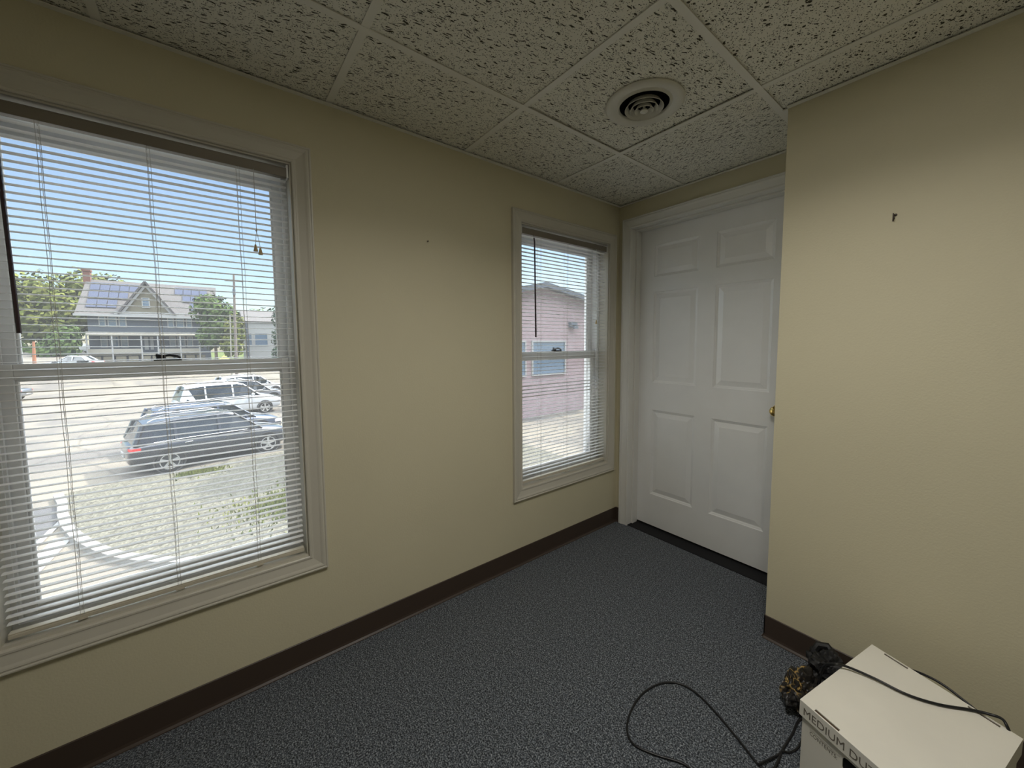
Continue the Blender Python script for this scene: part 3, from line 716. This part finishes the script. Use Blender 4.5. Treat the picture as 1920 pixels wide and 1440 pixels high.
#OUTDOOR
# ------------------------------------------------------------------ outside: ground
GZ = -2.70
def flat(poly, z, t=.02):
    return MB().prism([(p[0], p[1]) for p in poly], lambda a, b_, d_: (a, b_, d_), z-t, z)
struct(MB().box(-87, -.6, -60, 60, GZ-.3, GZ).build('parking_lot', M['asphalt']))
struct(MB().box(-260, -87, -160, 160, GZ-.3, GZ+.02).build('lawn_far', M['lawn']))
struct(MB().box(-WT, RX+.15, -4.15, .35, GZ, -.07).build('wall_lower_storey', M['cream']))
struct(MB().box(-.6, 60, -60, 60, GZ-.3, GZ-.001).build('parking_lot_back', M['asphalt']))
def rz(x): return GZ + (-50-x)/40*3.1
q = MB(); e_ = [(-50, -9.6), (-70, -13.6), (-90, -18.5)]
v = [(x, y, rz(x)) for x, y in e_] + [(x, -70, rz(x)) for x, y in e_] + [(x, y, GZ-.02) for x, y in e_] + [(x, -70, GZ-.02) for x, y in e_]
q.add(v, [(0,1,4,3), (1,2,5,4), (0,6,7,1), (1,7,8,2), (2,8,11,5)])
struct(q.build('rising_road', M['asphalt']))
struct(MB().box(-260, -90, -160, -18.5, GZ, rz(-90)+.02).build('lawn_rise', M['lawn']))
curbp = [(-13.45, -5.50), (-12.67, -5.27), (-11.6, -5.05), (-10.8, -4.84), (-10.0, -4.56), (-9.4, -4.30), (-8.85, -4.02), (-8.38, -3.74), (-7.98, -3.42), (-7.60, -3.05), (-7.25, -2.62), (-6.95, -2.1), (-6.7, -1.4), (-6.55, -.4), (-6.5, 1.2), (-6.5, 7)]
edge = [(-13.6, 7), (-14.35, .8), (-14.50, -.3), (-14.35, -2.0), (-13.98, -2.9), (-13.95, -4.0), (-13.78, -4.8), (-13.60, -5.40)]
struct(flat(curbp + edge, GZ+.09, .09).build('grass_island', M['mulch']))
cb = MB(); n = len(curbp)
vv = []
for i, p in enumerate(curbp):
    a, c = Vector(curbp[max(i-1, 0)]), Vector(curbp[min(i+1, n-1)]); t = (c-a).normalized(); nn_ = Vector((t.y, -t.x)); p = Vector(p)
    # outward is away from the island
    o1, o2 = p - nn_*.0, p + nn_*.17
    if (o2 - Vector((-10.5, 1))).length < (p - Vector((-10.5, 1))).length: o2 = p - nn_*.17
    vv += [(o1.x, o1.y, GZ), (o1.x, o1.y, GZ+.14), (o2.x, o2.y, GZ+.13), (o2.x, o2.y, GZ)]
cb.add(vv, [(i*4+k, i*4+(k+1) % 4, i*4+4+(k+1) % 4, i*4+4+k) for i in range(n-1) for k in range(4)])
struct(cb.build('curb', M['curb']))
struct(flat([(-12.9, -5.45), (-11.9, -5.20), (-9.9, -5.24), (-9.3, -6.6), (-11.2, -7.6), (-12.6, -6.4)], GZ+.012, .01).build('asphalt_patch', M['patch']))
for p0, p1, wd in (((-11.75, -5.12), (-9.1, -5.26), .11), ((-10.3, -4.86), (-7.6, -5.05), .30)):
    p0, p1 = Vector((*p0, 0)), Vector((*p1, 0)); d_ = (p1-p0).normalized(); nn_ = Vector((-d_.y, d_.x, 0))*wd/2
    st = MB(); st.add([p0-nn_+Vector((0,0,GZ+.016)), p1-nn_+Vector((0,0,GZ+.016)), p1+nn_+Vector((0,0,GZ+.016)), p0+nn_+Vector((0,0,GZ+.016))], [(0,1,2,3)])
    struct(st.build('parking_stripe', M['stripe']))
def tuft(cx_, cy_, rx_, ry_, nb, name, label):
    q = MB()
    for _ in range(nb):
        a = rnd.uniform(0, 2*math.pi); r_ = abs(rnd.gauss(0, .55)); x, y = cx_+rx_*r_*math.cos(a), cy_+ry_*r_*math.sin(a)
        t = rnd.uniform(0, math.pi); wq = rnd.uniform(.012, .03); h = rnd.uniform(.05, .13)
        q.add([(x-wq*math.cos(t), y-wq*math.sin(t), GZ+.09), (x+wq*math.cos(t), y+wq*math.sin(t), GZ+.09), (x+rnd.uniform(-.05, .05), y+rnd.uniform(-.05, .05), GZ+.09+h)], [(0, 1, 2)])
    tag(q.build(name, M['leafY']), label, 'grass', kind='stuff')
tuft(-9.1, -.6, 1.2, 1.5, 5200, 'grass', 'bright green grass growing on the island below the lower right of the window')
tuft(-13.4, -2.7, .35, .55, 1100, 'grass', 'small tuft of bright grass at the island edge beside the dark car')

# ------------------------------------------------------------------ trees
def tree(x, y, base, parts_, leaf, label, name='tree', nl=2600, ls=.28, group='trees beyond the parking lot', trunk=.25, cat='tree'):
    r = tag(empty(name, (x, y, base)), label, cat, group)
    t = MB(); zt_ = max(p[2] for p in parts_); t.tube([(x, y, base), (x+.1, y, base+(zt_-base)*.45), (x-.05, y+.1, base+(zt_-base)*.9)], [trunk, trunk*.7, trunk*.3], 8)
    for p in parts_[:4]: t.tube([(x+.05, y, base+(p[2]-base)*.45), ((x+p[0])/2, (y+p[1])/2, base+(p[2]-base)*.8), (p[0], p[1], p[2])], [trunk*.4, trunk*.25, trunk*.1], 6)
    part(t, 'trunk', M['bark'], r)
    q = MB(); vol = [p[3]*p[4]*p[5] for p in parts_]; tot = sum(v**.67 for v in vol)
    for p, v_ in zip(parts_, vol):
        for _ in range(int(nl*v_**.67/tot)):
            d_ = Vector((rnd.gauss(0, 1), rnd.gauss(0, 1), rnd.gauss(0, 1))).normalized(); k = rnd.uniform(.62, 1.04)
            k *= 1 + .22*noise.noise(d_*2.2 + Vector((p[0], p[1], p[2])))
            c = Vector((p[0]+d_.x*p[3]*k, p[1]+d_.y*p[4]*k, p[2]+d_.z*p[5]*k))
            nrm = (d_ + Vector((rnd.uniform(-1, 1), rnd.uniform(-1, 1), rnd.uniform(-.2, 1.2)))*.8).normalized(); u = nrm.orthogonal().normalized(); w_ = nrm.cross(u); s_ = ls*rnd.uniform(.6, 1.3)
            q.add([c-u*s_, c+w_*s_*.6, c+u*s_, c-w_*s_*.6], [(0, 1, 2, 3)])
        # dense inner mass
        q.lathe([(0, -p[5]*.6), (p[3]*.45, -p[5]*.4), (p[3]*.62, 0), (p[3]*.45, p[5]*.42), (0, p[5]*.62)], (p[0], p[1], p[2]), n=9)
    part(q, 'foliage', leaf, r)
    return r
def blob(x, y, z, r_, rz=None): return (x, y, z, r_, r_, rz or r_)
tree(-96, -29, GZ, [blob(-96, -29.5, 10.5, 4.2), blob(-95, -27.0, 8.5, 3.6), blob(-95, -30, 5.5, 4.2)], M['leafY'], 'tallest pale green tree at the far left edge of the large window', ls=.42)
tree(-97, -23.8, GZ, [blob(-97, -24.3, 9.4, 3.8), blob(-96, -22.0, 7.5, 3.4), blob(-95.5, -25, 5.0, 3.8), blob(-95, -22, 3.5, 3.2)], M['leafY'], 'yellow-green leafy tree behind the orange signpost', ls=.42)
tree(-99, -18.6, GZ, [blob(-99, -19.4, 10.7, 3.6), blob(-99, -16.5, 10.4, 3.4), blob(-97, -20, 6.5, 3.6)], M['leafY'], 'yellow-green tree rising just left of the brick chimney', ls=.42)
tree(-104, -13.5, GZ, [blob(-104, -13.8, 9.8, 3.5, 3.2), blob(-104, -10.5, 9.0, 2.8)], M['leafG'], 'green tree crown showing above the left end of the solar roof', ls=.42)
tree(-82, -18.9, GZ, [blob(-82, -18.9, 1.5, 1.8, 2.6), blob(-82, -20.3, .2, 1.6), blob(-82, -18.2, 3.0, 1.3)], M['leafG'], 'mid green bushy tree against the left end of the grey house', ls=.3, nl=1500)
tree(-90, -26, GZ, [blob(-90, -26, .4, 2.6, 2.0), blob(-90, -23, -.3, 2.2, 1.8)], M['leafG'], 'low green shrub mass under the pale trees at far left', 'shrub', ls=.35, nl=1400, cat='shrub')
tree(-78.5, -1.9, GZ, [blob(-78.5, -2.3, 7.0, 2.4, 2.5), blob(-78.5, -1.2, 4.6, 2.5), blob(-78, -.1, 6.0, 1.6), blob(-78.5, -2.4, 2.6, 1.9)], M['leafG'], 'broad green tree covering the right end of the grey house', ls=.30, nl=4200)
tree(-77, .6, GZ, [blob(-77, .5, 4.2, 1.5, 2.2), blob(-77, .2, 1.4, 1.6, 2.2), blob(-77, 1.0, 2.8, 1.2)], M['leafY'], 'light green tree directly behind the utility pole', ls=.26, nl=2400)
tree(-75, 7.2, GZ, [blob(-75, 7.3, 6.0, 1.7, 2.2), blob(-75, 7.5, 2.4, 1.9, 2.6), blob(-75, 7.2, -.4, 1.8, 2.0)], M['leafD'], 'dark green tree at right beside the white house', ls=.26, nl=2600)
tree(-125, 5.5, GZ, [blob(-125, 3.5, 6.5, 4, 3.6), blob(-125, 8, 7.2, 4.2, 3.8), blob(-125, 13, 7.5, 4, 4)], M['leafG'], 'distant tree line above the white house roof', ls=.5, nl=2400)
tree(-12.2, 3.6, GZ, [blob(-12.4, 3.3, 3.1, 1.5, 1.2), blob(-11.7, 2.3, 2.3, 1.2), blob(-13.2, 3.2, 2.5, 1.2)], M['leafG'], 'leafy tree growing on the grass island and shading it', ls=.12, nl=5200, group=None, trunk=.12)

# ------------------------------------------------------------------ grey house with solar roof
hs = tag(empty('house', (-85, -10.3, GZ)), 'large blue-grey house with solar roof, front gable and long porch', 'house')
FX = -85.0
q = MB(); q.box(-97, FX, -16.9, -2.6, GZ, 6.05); part(q, 'wall', M['siding'], hs)
q = MB()     # main roof, ridge parallel to the front
ex0, ex1, rz_, ez_ = -18.0, -1.6, 11.9, 5.95
q.add([(FX+1.0, ex0, ez_), (FX+1.0, ex1, ez_), (-91, ex1+.3, rz_), (-91, ex0+.4, rz_), (-97.6, ex0, ez_), (-97.6, ex1, ez_)], [(0,1,2,3), (3,2,5,4), (0,3,4), (1,5,2), (0,4,5,1)])
rf = part(q, 'roof', M['shingle'], hs)
q = MB(); q.box(FX+.6, FX+1.15, ex0-.1, ex1+.1, 5.66, 5.98); part(q, 'eave', M['white'], hs)
# solar panels lie on the front slope
def slope_z(x): return ez_ + (FX+1.0-x)/(FX+1.0+91)*(rz_-ez_)
sn = Vector((rz_-ez_, 0, FX+1.0+91)).normalized(); su = Vector((-(FX+1.0+91), 0, rz_-ez_)).normalized()
def panel(y0, y1, x0, x1, parent):
    q = MB(); c = Vector(((x0+x1)/2, (y0+y1)/2, slope_z((x0+x1)/2))) + sn*.12
    q.obox(c, su*((Vector((x1-x0, 0, slope_z(x1)-slope_z(x0))).length)/2-.04), (0, abs(y1-y0)/2-.04, 0), sn*.03); q.build('solar_panel', M['solar'], parent)
for k, (y0, y1) in enumerate(((-17.0, -11.2), (-17.0, -12.3), (-17.0, -13.4))):
    x0 = -90.3 + k*1.75; nn_ = int(round((y1-y0)/1.1))
    for i in range(nn_): panel(y0+i*1.1, y0+(i+1)*1.1, x0, x0+1.6, rf)
for k, (y0, y1) in enumerate(((-7.0, -2.6), (-6.0, -2.6), (-5.0, -2.6))):
    x0 = -90.3 + k*1.75; nn_ = int(round((y1-y0)/1.1))
    for i in range(nn_): panel(y0+i*1.1, y0+(i+1)*1.1, x0, x0+1.6, rf)
q = MB(); q.box(-91.6, -90.5, -17.9, -17.1, 9, 13.3); q.box(-91.7, -90.4, -18.0, -17.0, 13.1, 13.4); q.build('chimney', M['red'], rf).parent = rf
q = MB(); gy0, gy1, gp, gz0_, gz1_ = -12.9, -7.4, -10.2, 6.2, 10.9     # front gable
q.prism([(gy0, gz0_), (gy1, gz0_), (gp, gz1_)], lambda a, b_, d_: (d_, a, b_), -89.5, FX+.55); part(q, 'gable', M['tan'], hs)
q = MB()
for s_, ya in ((1, gy0-.5), (-1, gy1+.5)):
    d_ = Vector((0, gp-ya, gz1_+.35-gz0_)); d_n = d_.normalized(); nn_ = Vector((0, -d_n.z, d_n.y))*s_
    c = Vector((-87, (ya+gp)/2, (gz0_+gz1_+.35)/2)); q.obox(c+nn_*.05, (3.2, 0, 0), d_/2*1.02, nn_*.12)
part(q, 'gable_roof', M['shingle'], hs)
q = MB()
for s_, ya in ((1, gy0-.45), (-1, gy1+.45)):
    d_ = Vector((0, gp-ya, gz1_+.25-gz0_)); d_n = d_.normalized(); nn_ = Vector((0, -d_n.z, d_n.y))*s_
    q.obox(Vector((FX+.75, (ya+gp)/2, (gz0_+gz1_+.25)/2))-nn_*.22, (.08, 0, 0), d_/2, nn_*.16)
q.box(FX+.55, FX+.9, gy0-1.0, gy1+1.7, 6.0, 6.5)
part(q, 'gable_trim', M['white'], hs)
def hwin(y0, y1, z0, z1, x=FX, parent=hs, fr=.12, m_='white', nm='window'):
    q = MB(); q.box(x, x+.10, y0-fr, y0, z0-fr, z1+fr); q.box(x, x+.10, y1, y1+fr, z0-fr, z1+fr); q.box(x, x+.10, y0, y1, z1, z1+fr); q.box(x, x+.12, y0, y1, z0-fr, z0); q.box(x, x+.08, y0, y1, (z0+z1)/2-.03, (z0+z1)/2+.03)
    f = part(q, nm, M[m_], parent); g_ = MB(); g_.box(x+.01, x+.04, y0, y1, z0, z1); g_.build('pane', M['pane'], f)
hwin(-10.65, -9.95, 7.3, 8.7, FX+.55)
for a, b_ in ((-15.62, -15.09), (-14.66, -13.89), (-13.47, -12.83), (-7.84, -7.25), (-6.78, -5.98), (-5.50, -4.95)): hwin(a, b_, 4.2, 5.62)
for a, b_ in ((-15.58, -15.05), (-14.62, -13.84), (-13.40, -12.78), (-7.75, -7.17), (-6.75, -5.96), (-5.53, -4.99)): hwin(a, b_, .98, 2.56)
for a, b_ in ((-10.86, -10.40), (-10.18, -9.78)):
    q = MB(); q.box(FX, FX+.12, a, b_, .5, 2.6); q.box(FX+.12, FX+.15, a+.08, b_-.08, 1.6, 2.5); q.box(FX+.12, FX+.15, a+.08, b_-.08, .6, 1.4); part(q, 'front_door', M['white'], hs)
q = MB(); q.add([(FX, -17.2, 3.35), (FX, -3.8, 3.35), (FX+2.2, -4.2, 2.95), (FX+2.2, -16.9, 2.95), (FX, -17.2, 3.2), (FX, -3.8, 3.2), (FX+2.2, -4.2, 2.75), (FX+2.2, -16.9, 2.75)], [(0,1,2,3), (7,6,5,4), (0,3,7,4), (1,5,6,2), (3,2,6,7), (0,4,5,1)])
part(q, 'porch_roof', M['cream'], hs)
q = MB(); q.box(FX, FX+2.1, -16.9, -3.9, -.30, -.1); q.box(FX+2.0, FX+2.1, -16.9, -10.9, -.25, .70); q.box(FX+2.0, FX+2.1, -9.2, -3.9, -.25, .66); part(q, 'porch_deck', M['cream'], hs)
for y in (-16.8, -14.2, -11.0, -9.1, -6.4, -4.0):
    q = MB(); q.box(FX+1.95, FX+2.12, y-.08, y+.08, GZ, 2.8); part(q, 'porch_post', M['white'], hs)
y = -16.6
while y < -4.2: part(MB().box(FX+1.9, FX+2.0, y, y+1.1, GZ, -.45), 'porch_skirt', M['tan'], hs); y += 1.35
q = MB(); q.lathe([(0, .0), (.55, .0), (.58, .05), (.5, .1), (0, .12)], (FX+.3, -17.35, .95), (1, 0, .1), 24); part(q, 'satellite_dish', M['vinyl'], hs)
q = MB(); q.tube([(FX, -17.0, .3), (FX+.2, -17.3, .5), (FX+.3, -17.35, .95)], .04, 6); part(q, 'dish_arm', M['pole'], hs)

wh = tag(empty('house', (-82, 4.2, GZ)), 'white house with a pale roof between the utility pole and dark tree', 'house')
q = MB(); q.box(-92, -80.5, 2.4, 7.4, GZ, 5.4); part(q, 'wall', M['white'], wh)
q = MB(); q.add([(-80.1, 1.9, 5.3), (-80.1, 7.9, 5.3), (-86, 7.9, 7.6), (-86, 1.9, 7.6), (-92.4, 1.9, 5.3), (-92.4, 7.9, 5.3)], [(0,1,2,3), (3,2,5,4), (0,3,4), (1,5,2), (0,4,5,1)]); part(q, 'roof', M['shingle'], wh)
hwin(3.6, 5.4, 1.2, 3.2, -80.5, wh); hwin(2.6, 3.1, 1.2, 3.2, -80.5, wh)
q = MB(); q.box(-80.5, -80.3, 2.3, 2.6, GZ, 5.4); part(q, 'downpipe', M['siding'], wh)

# ------------------------------------------------------------------ brick building seen through the small window
bb = tag(empty('brick_building', (-14, 11.8, GZ)), 'low-gabled pale red brick building outside the smaller window', 'building')
by0, by1, bp_, be, bz_ = 6.2, 18.2, 11.76, 3.35, 4.30
q = MB(); q.prism([(by0, GZ), (by1, GZ), (by1, be-.05), (bp_, bz_-.02), (by0, be-.28)], lambda a, b_, d_: (d_, a, b_), -27, -14); part(q, 'wall', M['brick'], bb)
q = MB()
for p0, p1 in (((by0-.5, be-.40), (bp_, bz_)), ((bp_, bz_), (by1+.5, be-.15))):
    q.prism([(p0[0], p0[1]), (p1[0], p1[1]), (p1[0], p1[1]+.24), (p0[0], p0[1]+.24)], lambda a, b_, d_: (d_, a, b_), -27.5, -13.6)
part(q, 'roof', M['shingle'], bb)
q = MB()
for p0, p1 in (((by0-.5, be-.44), (bp_, bz_-.04)), ((bp_, bz_-.04), (by1+.5, be-.19))):
    q.prism([(p0[0], p0[1]), (p1[0], p1[1]), (p1[0], p1[1]+.26), (p0[0], p0[1]+.26)], lambda a, b_, d_: (d_, a, b_), -13.6, -13.5)
part(q, 'fascia', M['siding'], bb)
for a, b_ in ((8.3, 10.55), (11.1, 13.5)): hwin(a, b_, -.4, 1.36, -14, bb, .07)
q = MB(); q.box(-14, -13.75, 13.85, 14.35, 2.2, 2.5); q.box(-13.75, -13.6, 13.95, 14.25, 2.1, 2.3); part(q, 'wall_light', M['siding'], bb)

# ------------------------------------------------------------------ poles, sign, canopy
pt_ = tag(empty('utility_pole', (-60, 0, GZ)), 'tall weathered utility pole standing in front of the trees', 'pole')
q = MB(); q.tube([(-60, -.02, GZ), (-60, .10, 4), (-60, .28, 10.2)], [.17, .15, .11], 10); part(q, 'pole_shaft', M['pole'], pt_)
q = MB(); q.box(-60.08, -59.9, -.7, 1.2, 9.3, 9.42); part(q, 'crossarm', M['pole'], pt_)
q = MB(); q.lathe([(0, 0), (.16, 0), (.16, .7), (0, .7)], (-59.75, .2, 7.6), n=12); part(q, 'transformer', M['siding'], pt_)
q = MB(); q.tube([(-60, -.55, GZ), (-60, -.35, 5.1)], .07, 8); tag(q.build('post', M['cream']), 'thin pale post just left of the tall utility pole', 'post')
q = MB(); q.tube([(-70, -18.9, rz(-70)), (-70, -18.85, .4), (-70, -18.8, 1.75)], [.17, .14, .10], 8); tag(q.build('post', M['orange']), 'orange-brown post standing on the road at far left', 'post')
cn = tag(empty('canopy', (-72, -1.0, GZ)), 'small yellow peaked canopy below the green trees by the pole', 'canopy')
q = MB(); q.add([(-71, -2.1, -1.3), (-71, .1, -1.3), (-73, .1, -1.3), (-73, -2.1, -1.3), (-72, -1, -.35), (-71, -2.1, -1.55), (-71, .1, -1.55), (-73, .1, -1.55), (-73, -2.1, -1.55)], [(0,1,4), (1,2,4), (2,3,4), (3,0,4), (0,5,6,1), (1,6,7,2), (2,7,8,3), (3,8,5,0)])
part(q, 'canopy_cloth', M['yellow'], cn)
for x, y in ((-71, -2.1), (-71, .1), (-73, .1), (-73, -2.1)):
    q = MB(); q.tube([(x, y, GZ), (x, y, -1.5)], .04, 6); part(q, 'leg', M['white'], cn)

# ------------------------------------------------------------------ cars
M['tyre'] = mat('tyre', (.015, .015, .016), .8)
M['rim'] = mat('alloy', (.62, .63, .65), .3, metal=.8)
M['chrome'] = mat('chrome', (.8, .8, .82), .15, metal=1)
M['cglass'] = mat('car_glass', (.02, .025, .03), .05, spec=.9)
M['tail'] = mat('tail_lens', (.62, .04, .04), .2)
M['lamp'] = mat('head_lens', (.8, .82, .85), .15)
M['plast'] = mat('black_plastic', (.03, .03, .03), .6)
def paint(n, c): M[n] = mat(n, c, .28, metal=.35, coat=1.0, spec=.5); return M[n]
paint('paint_black', (.030, .033, .042)); paint('paint_navy', (.045, .06, .10)); paint('paint_silver', (.55, .58, .62)); paint('paint_blue', (.12, .28, .45)); paint('paint_grey', (.16, .17, .19))
def make_car(name, loc, heading, pm, label, L_=4.65, Wd=1.86, H=1.68, sedan=False, group=None, z=None):
    r = tag(empty(name, (loc[0], loc[1], GZ if z is None else z), R(heading)), label, 'car', group)
    hw = Wd/2; bel = H*.60
    # lower body: loft of half-rounded sections, x from rear bumper (0) to nose (L_)
    st_ = [(0.02, .72, .42, bel*.80), (.12, .93, .30, bel*.96), (.55, .99, .24, bel*1.0), (1.3, 1.0, .22, bel), (2.4, 1.0, .22, bel*.985), (3.2, .99, .22, bel*.965), (3.55, .975, .23, bel*.95), (4.1, .94, .25, bel*.86), (4.45, .86, .28, bel*.76), (4.62, .70, .36, bel*.62)]
    sc = L_/4.65; ring = []
    for x, k, zb, zt_ in st_:
        w_ = hw*k
        ring.append([(x*sc, -w_*.80, zb), (x*sc, -w_*.97, zb+.06), (x*sc, -w_, zb+(zt_-zb)*.45), (x*sc, -w_*.985, zb+(zt_-zb)*.80), (x*sc, -w_*.93, zt_), (x*sc, -w_*.6, zt_+.035), (x*sc, 0, zt_+.05),
                     (x*sc, w_*.6, zt_+.035), (x*sc, w_*.93, zt_), (x*sc, w_*.985, zb+(zt_-zb)*.80), (x*sc, w_, zb+(zt_-zb)*.45), (x*sc, w_*.97, zb+.06), (x*sc, w_*.80, zb)])
    q = MB(); m_ = 13; q.add([p for g_ in ring for p in g_], [(i*m_+k, i*m_+(k+1) % m_, (i+1)*m_+(k+1) % m_, (i+1)*m_+k) for i in range(len(ring)-1) for k in range(m_)] + [tuple(range(m_)), tuple((len(ring)-1)*m_+k for k in range(m_-1, -1, -1))], True)
    bo_ = q.build('body', pm, r); ss = bo_.modifiers.new('s', 'SUBSURF'); ss.levels = ss.render_levels = 2
    # cabin glass
    if sedan: cab = [(.75, .62, bel), (1.35, .60, H*.93), (2.6, .60, H*.985), (3.35, .70, bel)]
    else: cab = [(.16, .84, bel*.98), (.42, .74, H*.93), (1.2, .73, H*.975), (2.5, .71, H*.975), (2.75, .71, H*.94), (3.55, .84, bel*.93)]
    q = MB(); v = []; bw = .93
    for x, k, z in cab:
        # bottom at belt, mid, top edge
        v += [(x*sc, -hw*max(k, .86) if z < bel*1.05 else -hw*bw, bel*.96), (x*sc, -hw*k, z), (x*sc, 0, z+.035), (x*sc, hw*k, z), (x*sc, hw*max(k, .86) if z < bel*1.05 else hw*bw, bel*.96)]
    nC = len(cab)
    q.add(v, [(i*5+k, i*5+k+1, (i+1)*5+k+1, (i+1)*5+k) for i in range(nC-1) for k in range(4)] + [(0, 1, 2, 3, 4), tuple((nC-1)*5+k for k in (4, 3, 2, 1, 0))])
    gl_ = q.build('cabin_glass', M['cglass'], r)
    # roof skin and pillars
    q = MB(); tops = cab[1:-1]; v = []
    for x, k, z in tops: v += [(x*sc, -hw*(k+.035), z-.045), (x*sc, -hw*(k-.02), z+.012), (x*sc, 0, z+.050), (x*sc, hw*(k-.02), z+.012), (x*sc, hw*(k+.035), z-.045)]
    nT = len(tops); q.add(v, [(i*5+k, i*5+k+1, (i+1)*5+k+1, (i+1)*5+k) for i in range(nT-1) for k in range(4)], True)
    q.build('roof', pm, r)
    x0, k0, z0 = cab[0]; x1, k1, z1 = cab[1]; xe, ke, ze = cab[-1]; xd, kd, zd = cab[-2]
    for s_ in (-1, 1):
        MB().tube([(xe*sc, s_*hw*.87, ze), (xd*sc, s_*hw*(kd+.02), zd)], .035, 6).build('pillar', pm, r)
        q = MB(); q.tube([(x0*sc+.05, s_*hw*.90, z0), (x1*sc, s_*hw*(k1+.02), z1)], .07, 6)
        for xp in ((1.15, 2.28) if not sedan else (2.1,)):
            MB().obox((xp*sc, s_*hw*.855, (bel+H*.95)/2), (.035, 0, 0), (0, .012*1, 0), (0, -s_*hw*.095, (H*.95-bel)/2)).build('pillar', pm, r)
        if not sedan:   # quarter panel behind the rear side glass
            q.add([(x0*sc, s_*hw*.90, bel*.97), (.75*sc, s_*hw*.945, bel*.97), (.50*sc, s_*hw*.80, H*.90), (x1*sc-.02, s_*hw*.765, H*.91)], [(0, 1, 2, 3)])
        q.build('quarter_pillar', pm, r)
    if not sedan:
        for s_ in (-1, 1):
            q = MB(); q.tube([(.55*sc, s_*hw*.66, H*.955), (.7*sc, s_*hw*.66, H*1.0), (2.3*sc, s_*hw*.65, H*1.01), (2.5*sc, s_*hw*.65, H*.975)], .018, 6); q.build('roof_rail', M['chrome'], r)
    for s_ in (-1, 1):
        q = MB(); q.tube([(.62*sc, s_*hw*.955, bel*.985), (1.5*sc, s_*hw*.965, bel*1.0), (3.2*sc, s_*hw*.95, bel*.975)], .013, 6); q.build('chrome_strip', M['chrome'], r)
        for xh in (1.45, 2.55):
            q = MB(); q.tube([(xh*sc-.10, s_*hw*.985, bel*.85), (xh*sc-.08, s_*hw*1.01, bel*.86), (xh*sc+.08, s_*hw*1.01, bel*.87), (xh*sc+.10, s_*hw*.985, bel*.86)], .016, 6); q.build('door_handle', M['chrome'], r)
        q = MB(); q.lathe([(0, -.10), (.07, -.08), (.09, 0), (.06, .10), (0, .12)], (3.12*sc, s_*hw*1.08, bel*1.04), (0, 1, .0), 12); q.build('side_mirror', pm, r)
        q = MB(); q.obox((.20*sc, s_*hw*.84, bel*.82), (.10, 0, 0), (-.03, -s_*.10, 0), (0, 0, .055)); q.build('tail_light', M['tail'], r)
        q = MB(); q.obox((4.42*sc, s_*hw*.72, bel*.66), (.12, 0, 0), (.05, -s_*.16, 0), (0, 0, .06)); q.build('headlight', M['lamp'], r)
        for xw in (.95, 3.68):
            q = MB(); q.lathe([(.40, -.05), (.405, .012), (.385, .016), (.36, .0), (.36, -.05)], (xw*sc, s_*hw*.985, .36), (0, s_, 0), 28); q.build('wheel_arch', M['plast'], r)
            wl = MB(); wl.lathe([(.20, -.20), (.31, -.19), (.335, -.17), (.345, -.10), (.345, -.03), (.33, -.004), (.26, .0), (.24, -.006), (.24, -.03), (0, -.03)], (xw*sc, s_*hw*1.0, .345), (0, s_, 0), 28)
            wo = wl.build('wheel', M['tyre'], r)
            rm = MB(); cw = Vector((xw*sc, s_*(hw+.004), .345)); rm.lathe([(.246, -.02), (.248, .006), (.226, .006), (.222, -.02)], cw, (0, s_, 0), 28); rm.lathe([(0, .008), (.04, .008), (.045, -.01)], cw, (0, s_, 0), 12)
            for k in range(5):
                a = 2*math.pi*k/5 + .3; d_ = Vector((math.cos(a), 0, math.sin(a))); t_ = Vector((-math.sin(a), 0, math.cos(a)))
                rm.add([cw+d_*.03-t_*.028, cw+d_*.23-t_*.040, cw+d_*.23+t_*.040, cw+d_*.03+t_*.028, cw+d_*.03-t_*.028-Vector((0,s_*.02,0)), cw+d_*.23-t_*.04-Vector((0,s_*.02,0)), cw+d_*.23+t_*.04-Vector((0,s_*.02,0)), cw+d_*.03+t_*.028-Vector((0,s_*.02,0))], [(0,1,2,3), (7,6,5,4), (0,4,5,1), (2,6,7,3)])
            rm.build('rim', M['rim'], wo)
    q = MB(); q.box(.01*sc, .06*sc, -.28, .28, bel*.55, bel*.68); q.build('number_plate', M['white'], r)
    q = MB(); q.box(L_*.985, L_*.998, -.42, .42, bel*.40, bel*.58); q.build('grille', M['plast'], r)
    return r
g_ = 'cars parked side by side beyond the grass island'
make_car('car', (-15.12, -4.62), 103.5, M['paint_black'], 'nearest black sport utility car, parked closest to the grass island', group=g_)
make_car('car', (-17.95, -4.60), 103.5, M['paint_navy'], 'dark navy car mostly hidden behind the nearest black car', H=1.66, group=g_)
make_car('car', (-24.90, -4.05), 103.5, M['paint_silver'], 'silver sport utility car parked behind the two dark ones', L_=4.9, Wd=1.95, H=1.90, group=g_)
make_car('car', (-29.0, -3.0), 103.5, M['paint_grey'], 'dark grey car just beyond the silver one', group=g_)
make_car('car', (-33.6, -2.4), 103.5, M['paint_silver'], 'farthest pale car at the upper right of the parking row', group=g_)
make_car('car', (-42.5, -12.9), -98, M['paint_grey'], 'dark car with red tail light at the upper left of the parking lot', H=1.45, sedan=True)
make_car('car', (-66, -12.9), -112, z=rz(-66.5)+.05, pm=M['paint_silver'], label='silver car parked left of the grey house porch', H=1.45, sedan=True)
make_car('car', (-71, 6.9), -100, M['paint_blue'], 'blue car parked under the white house at right', H=1.45, sedan=True)
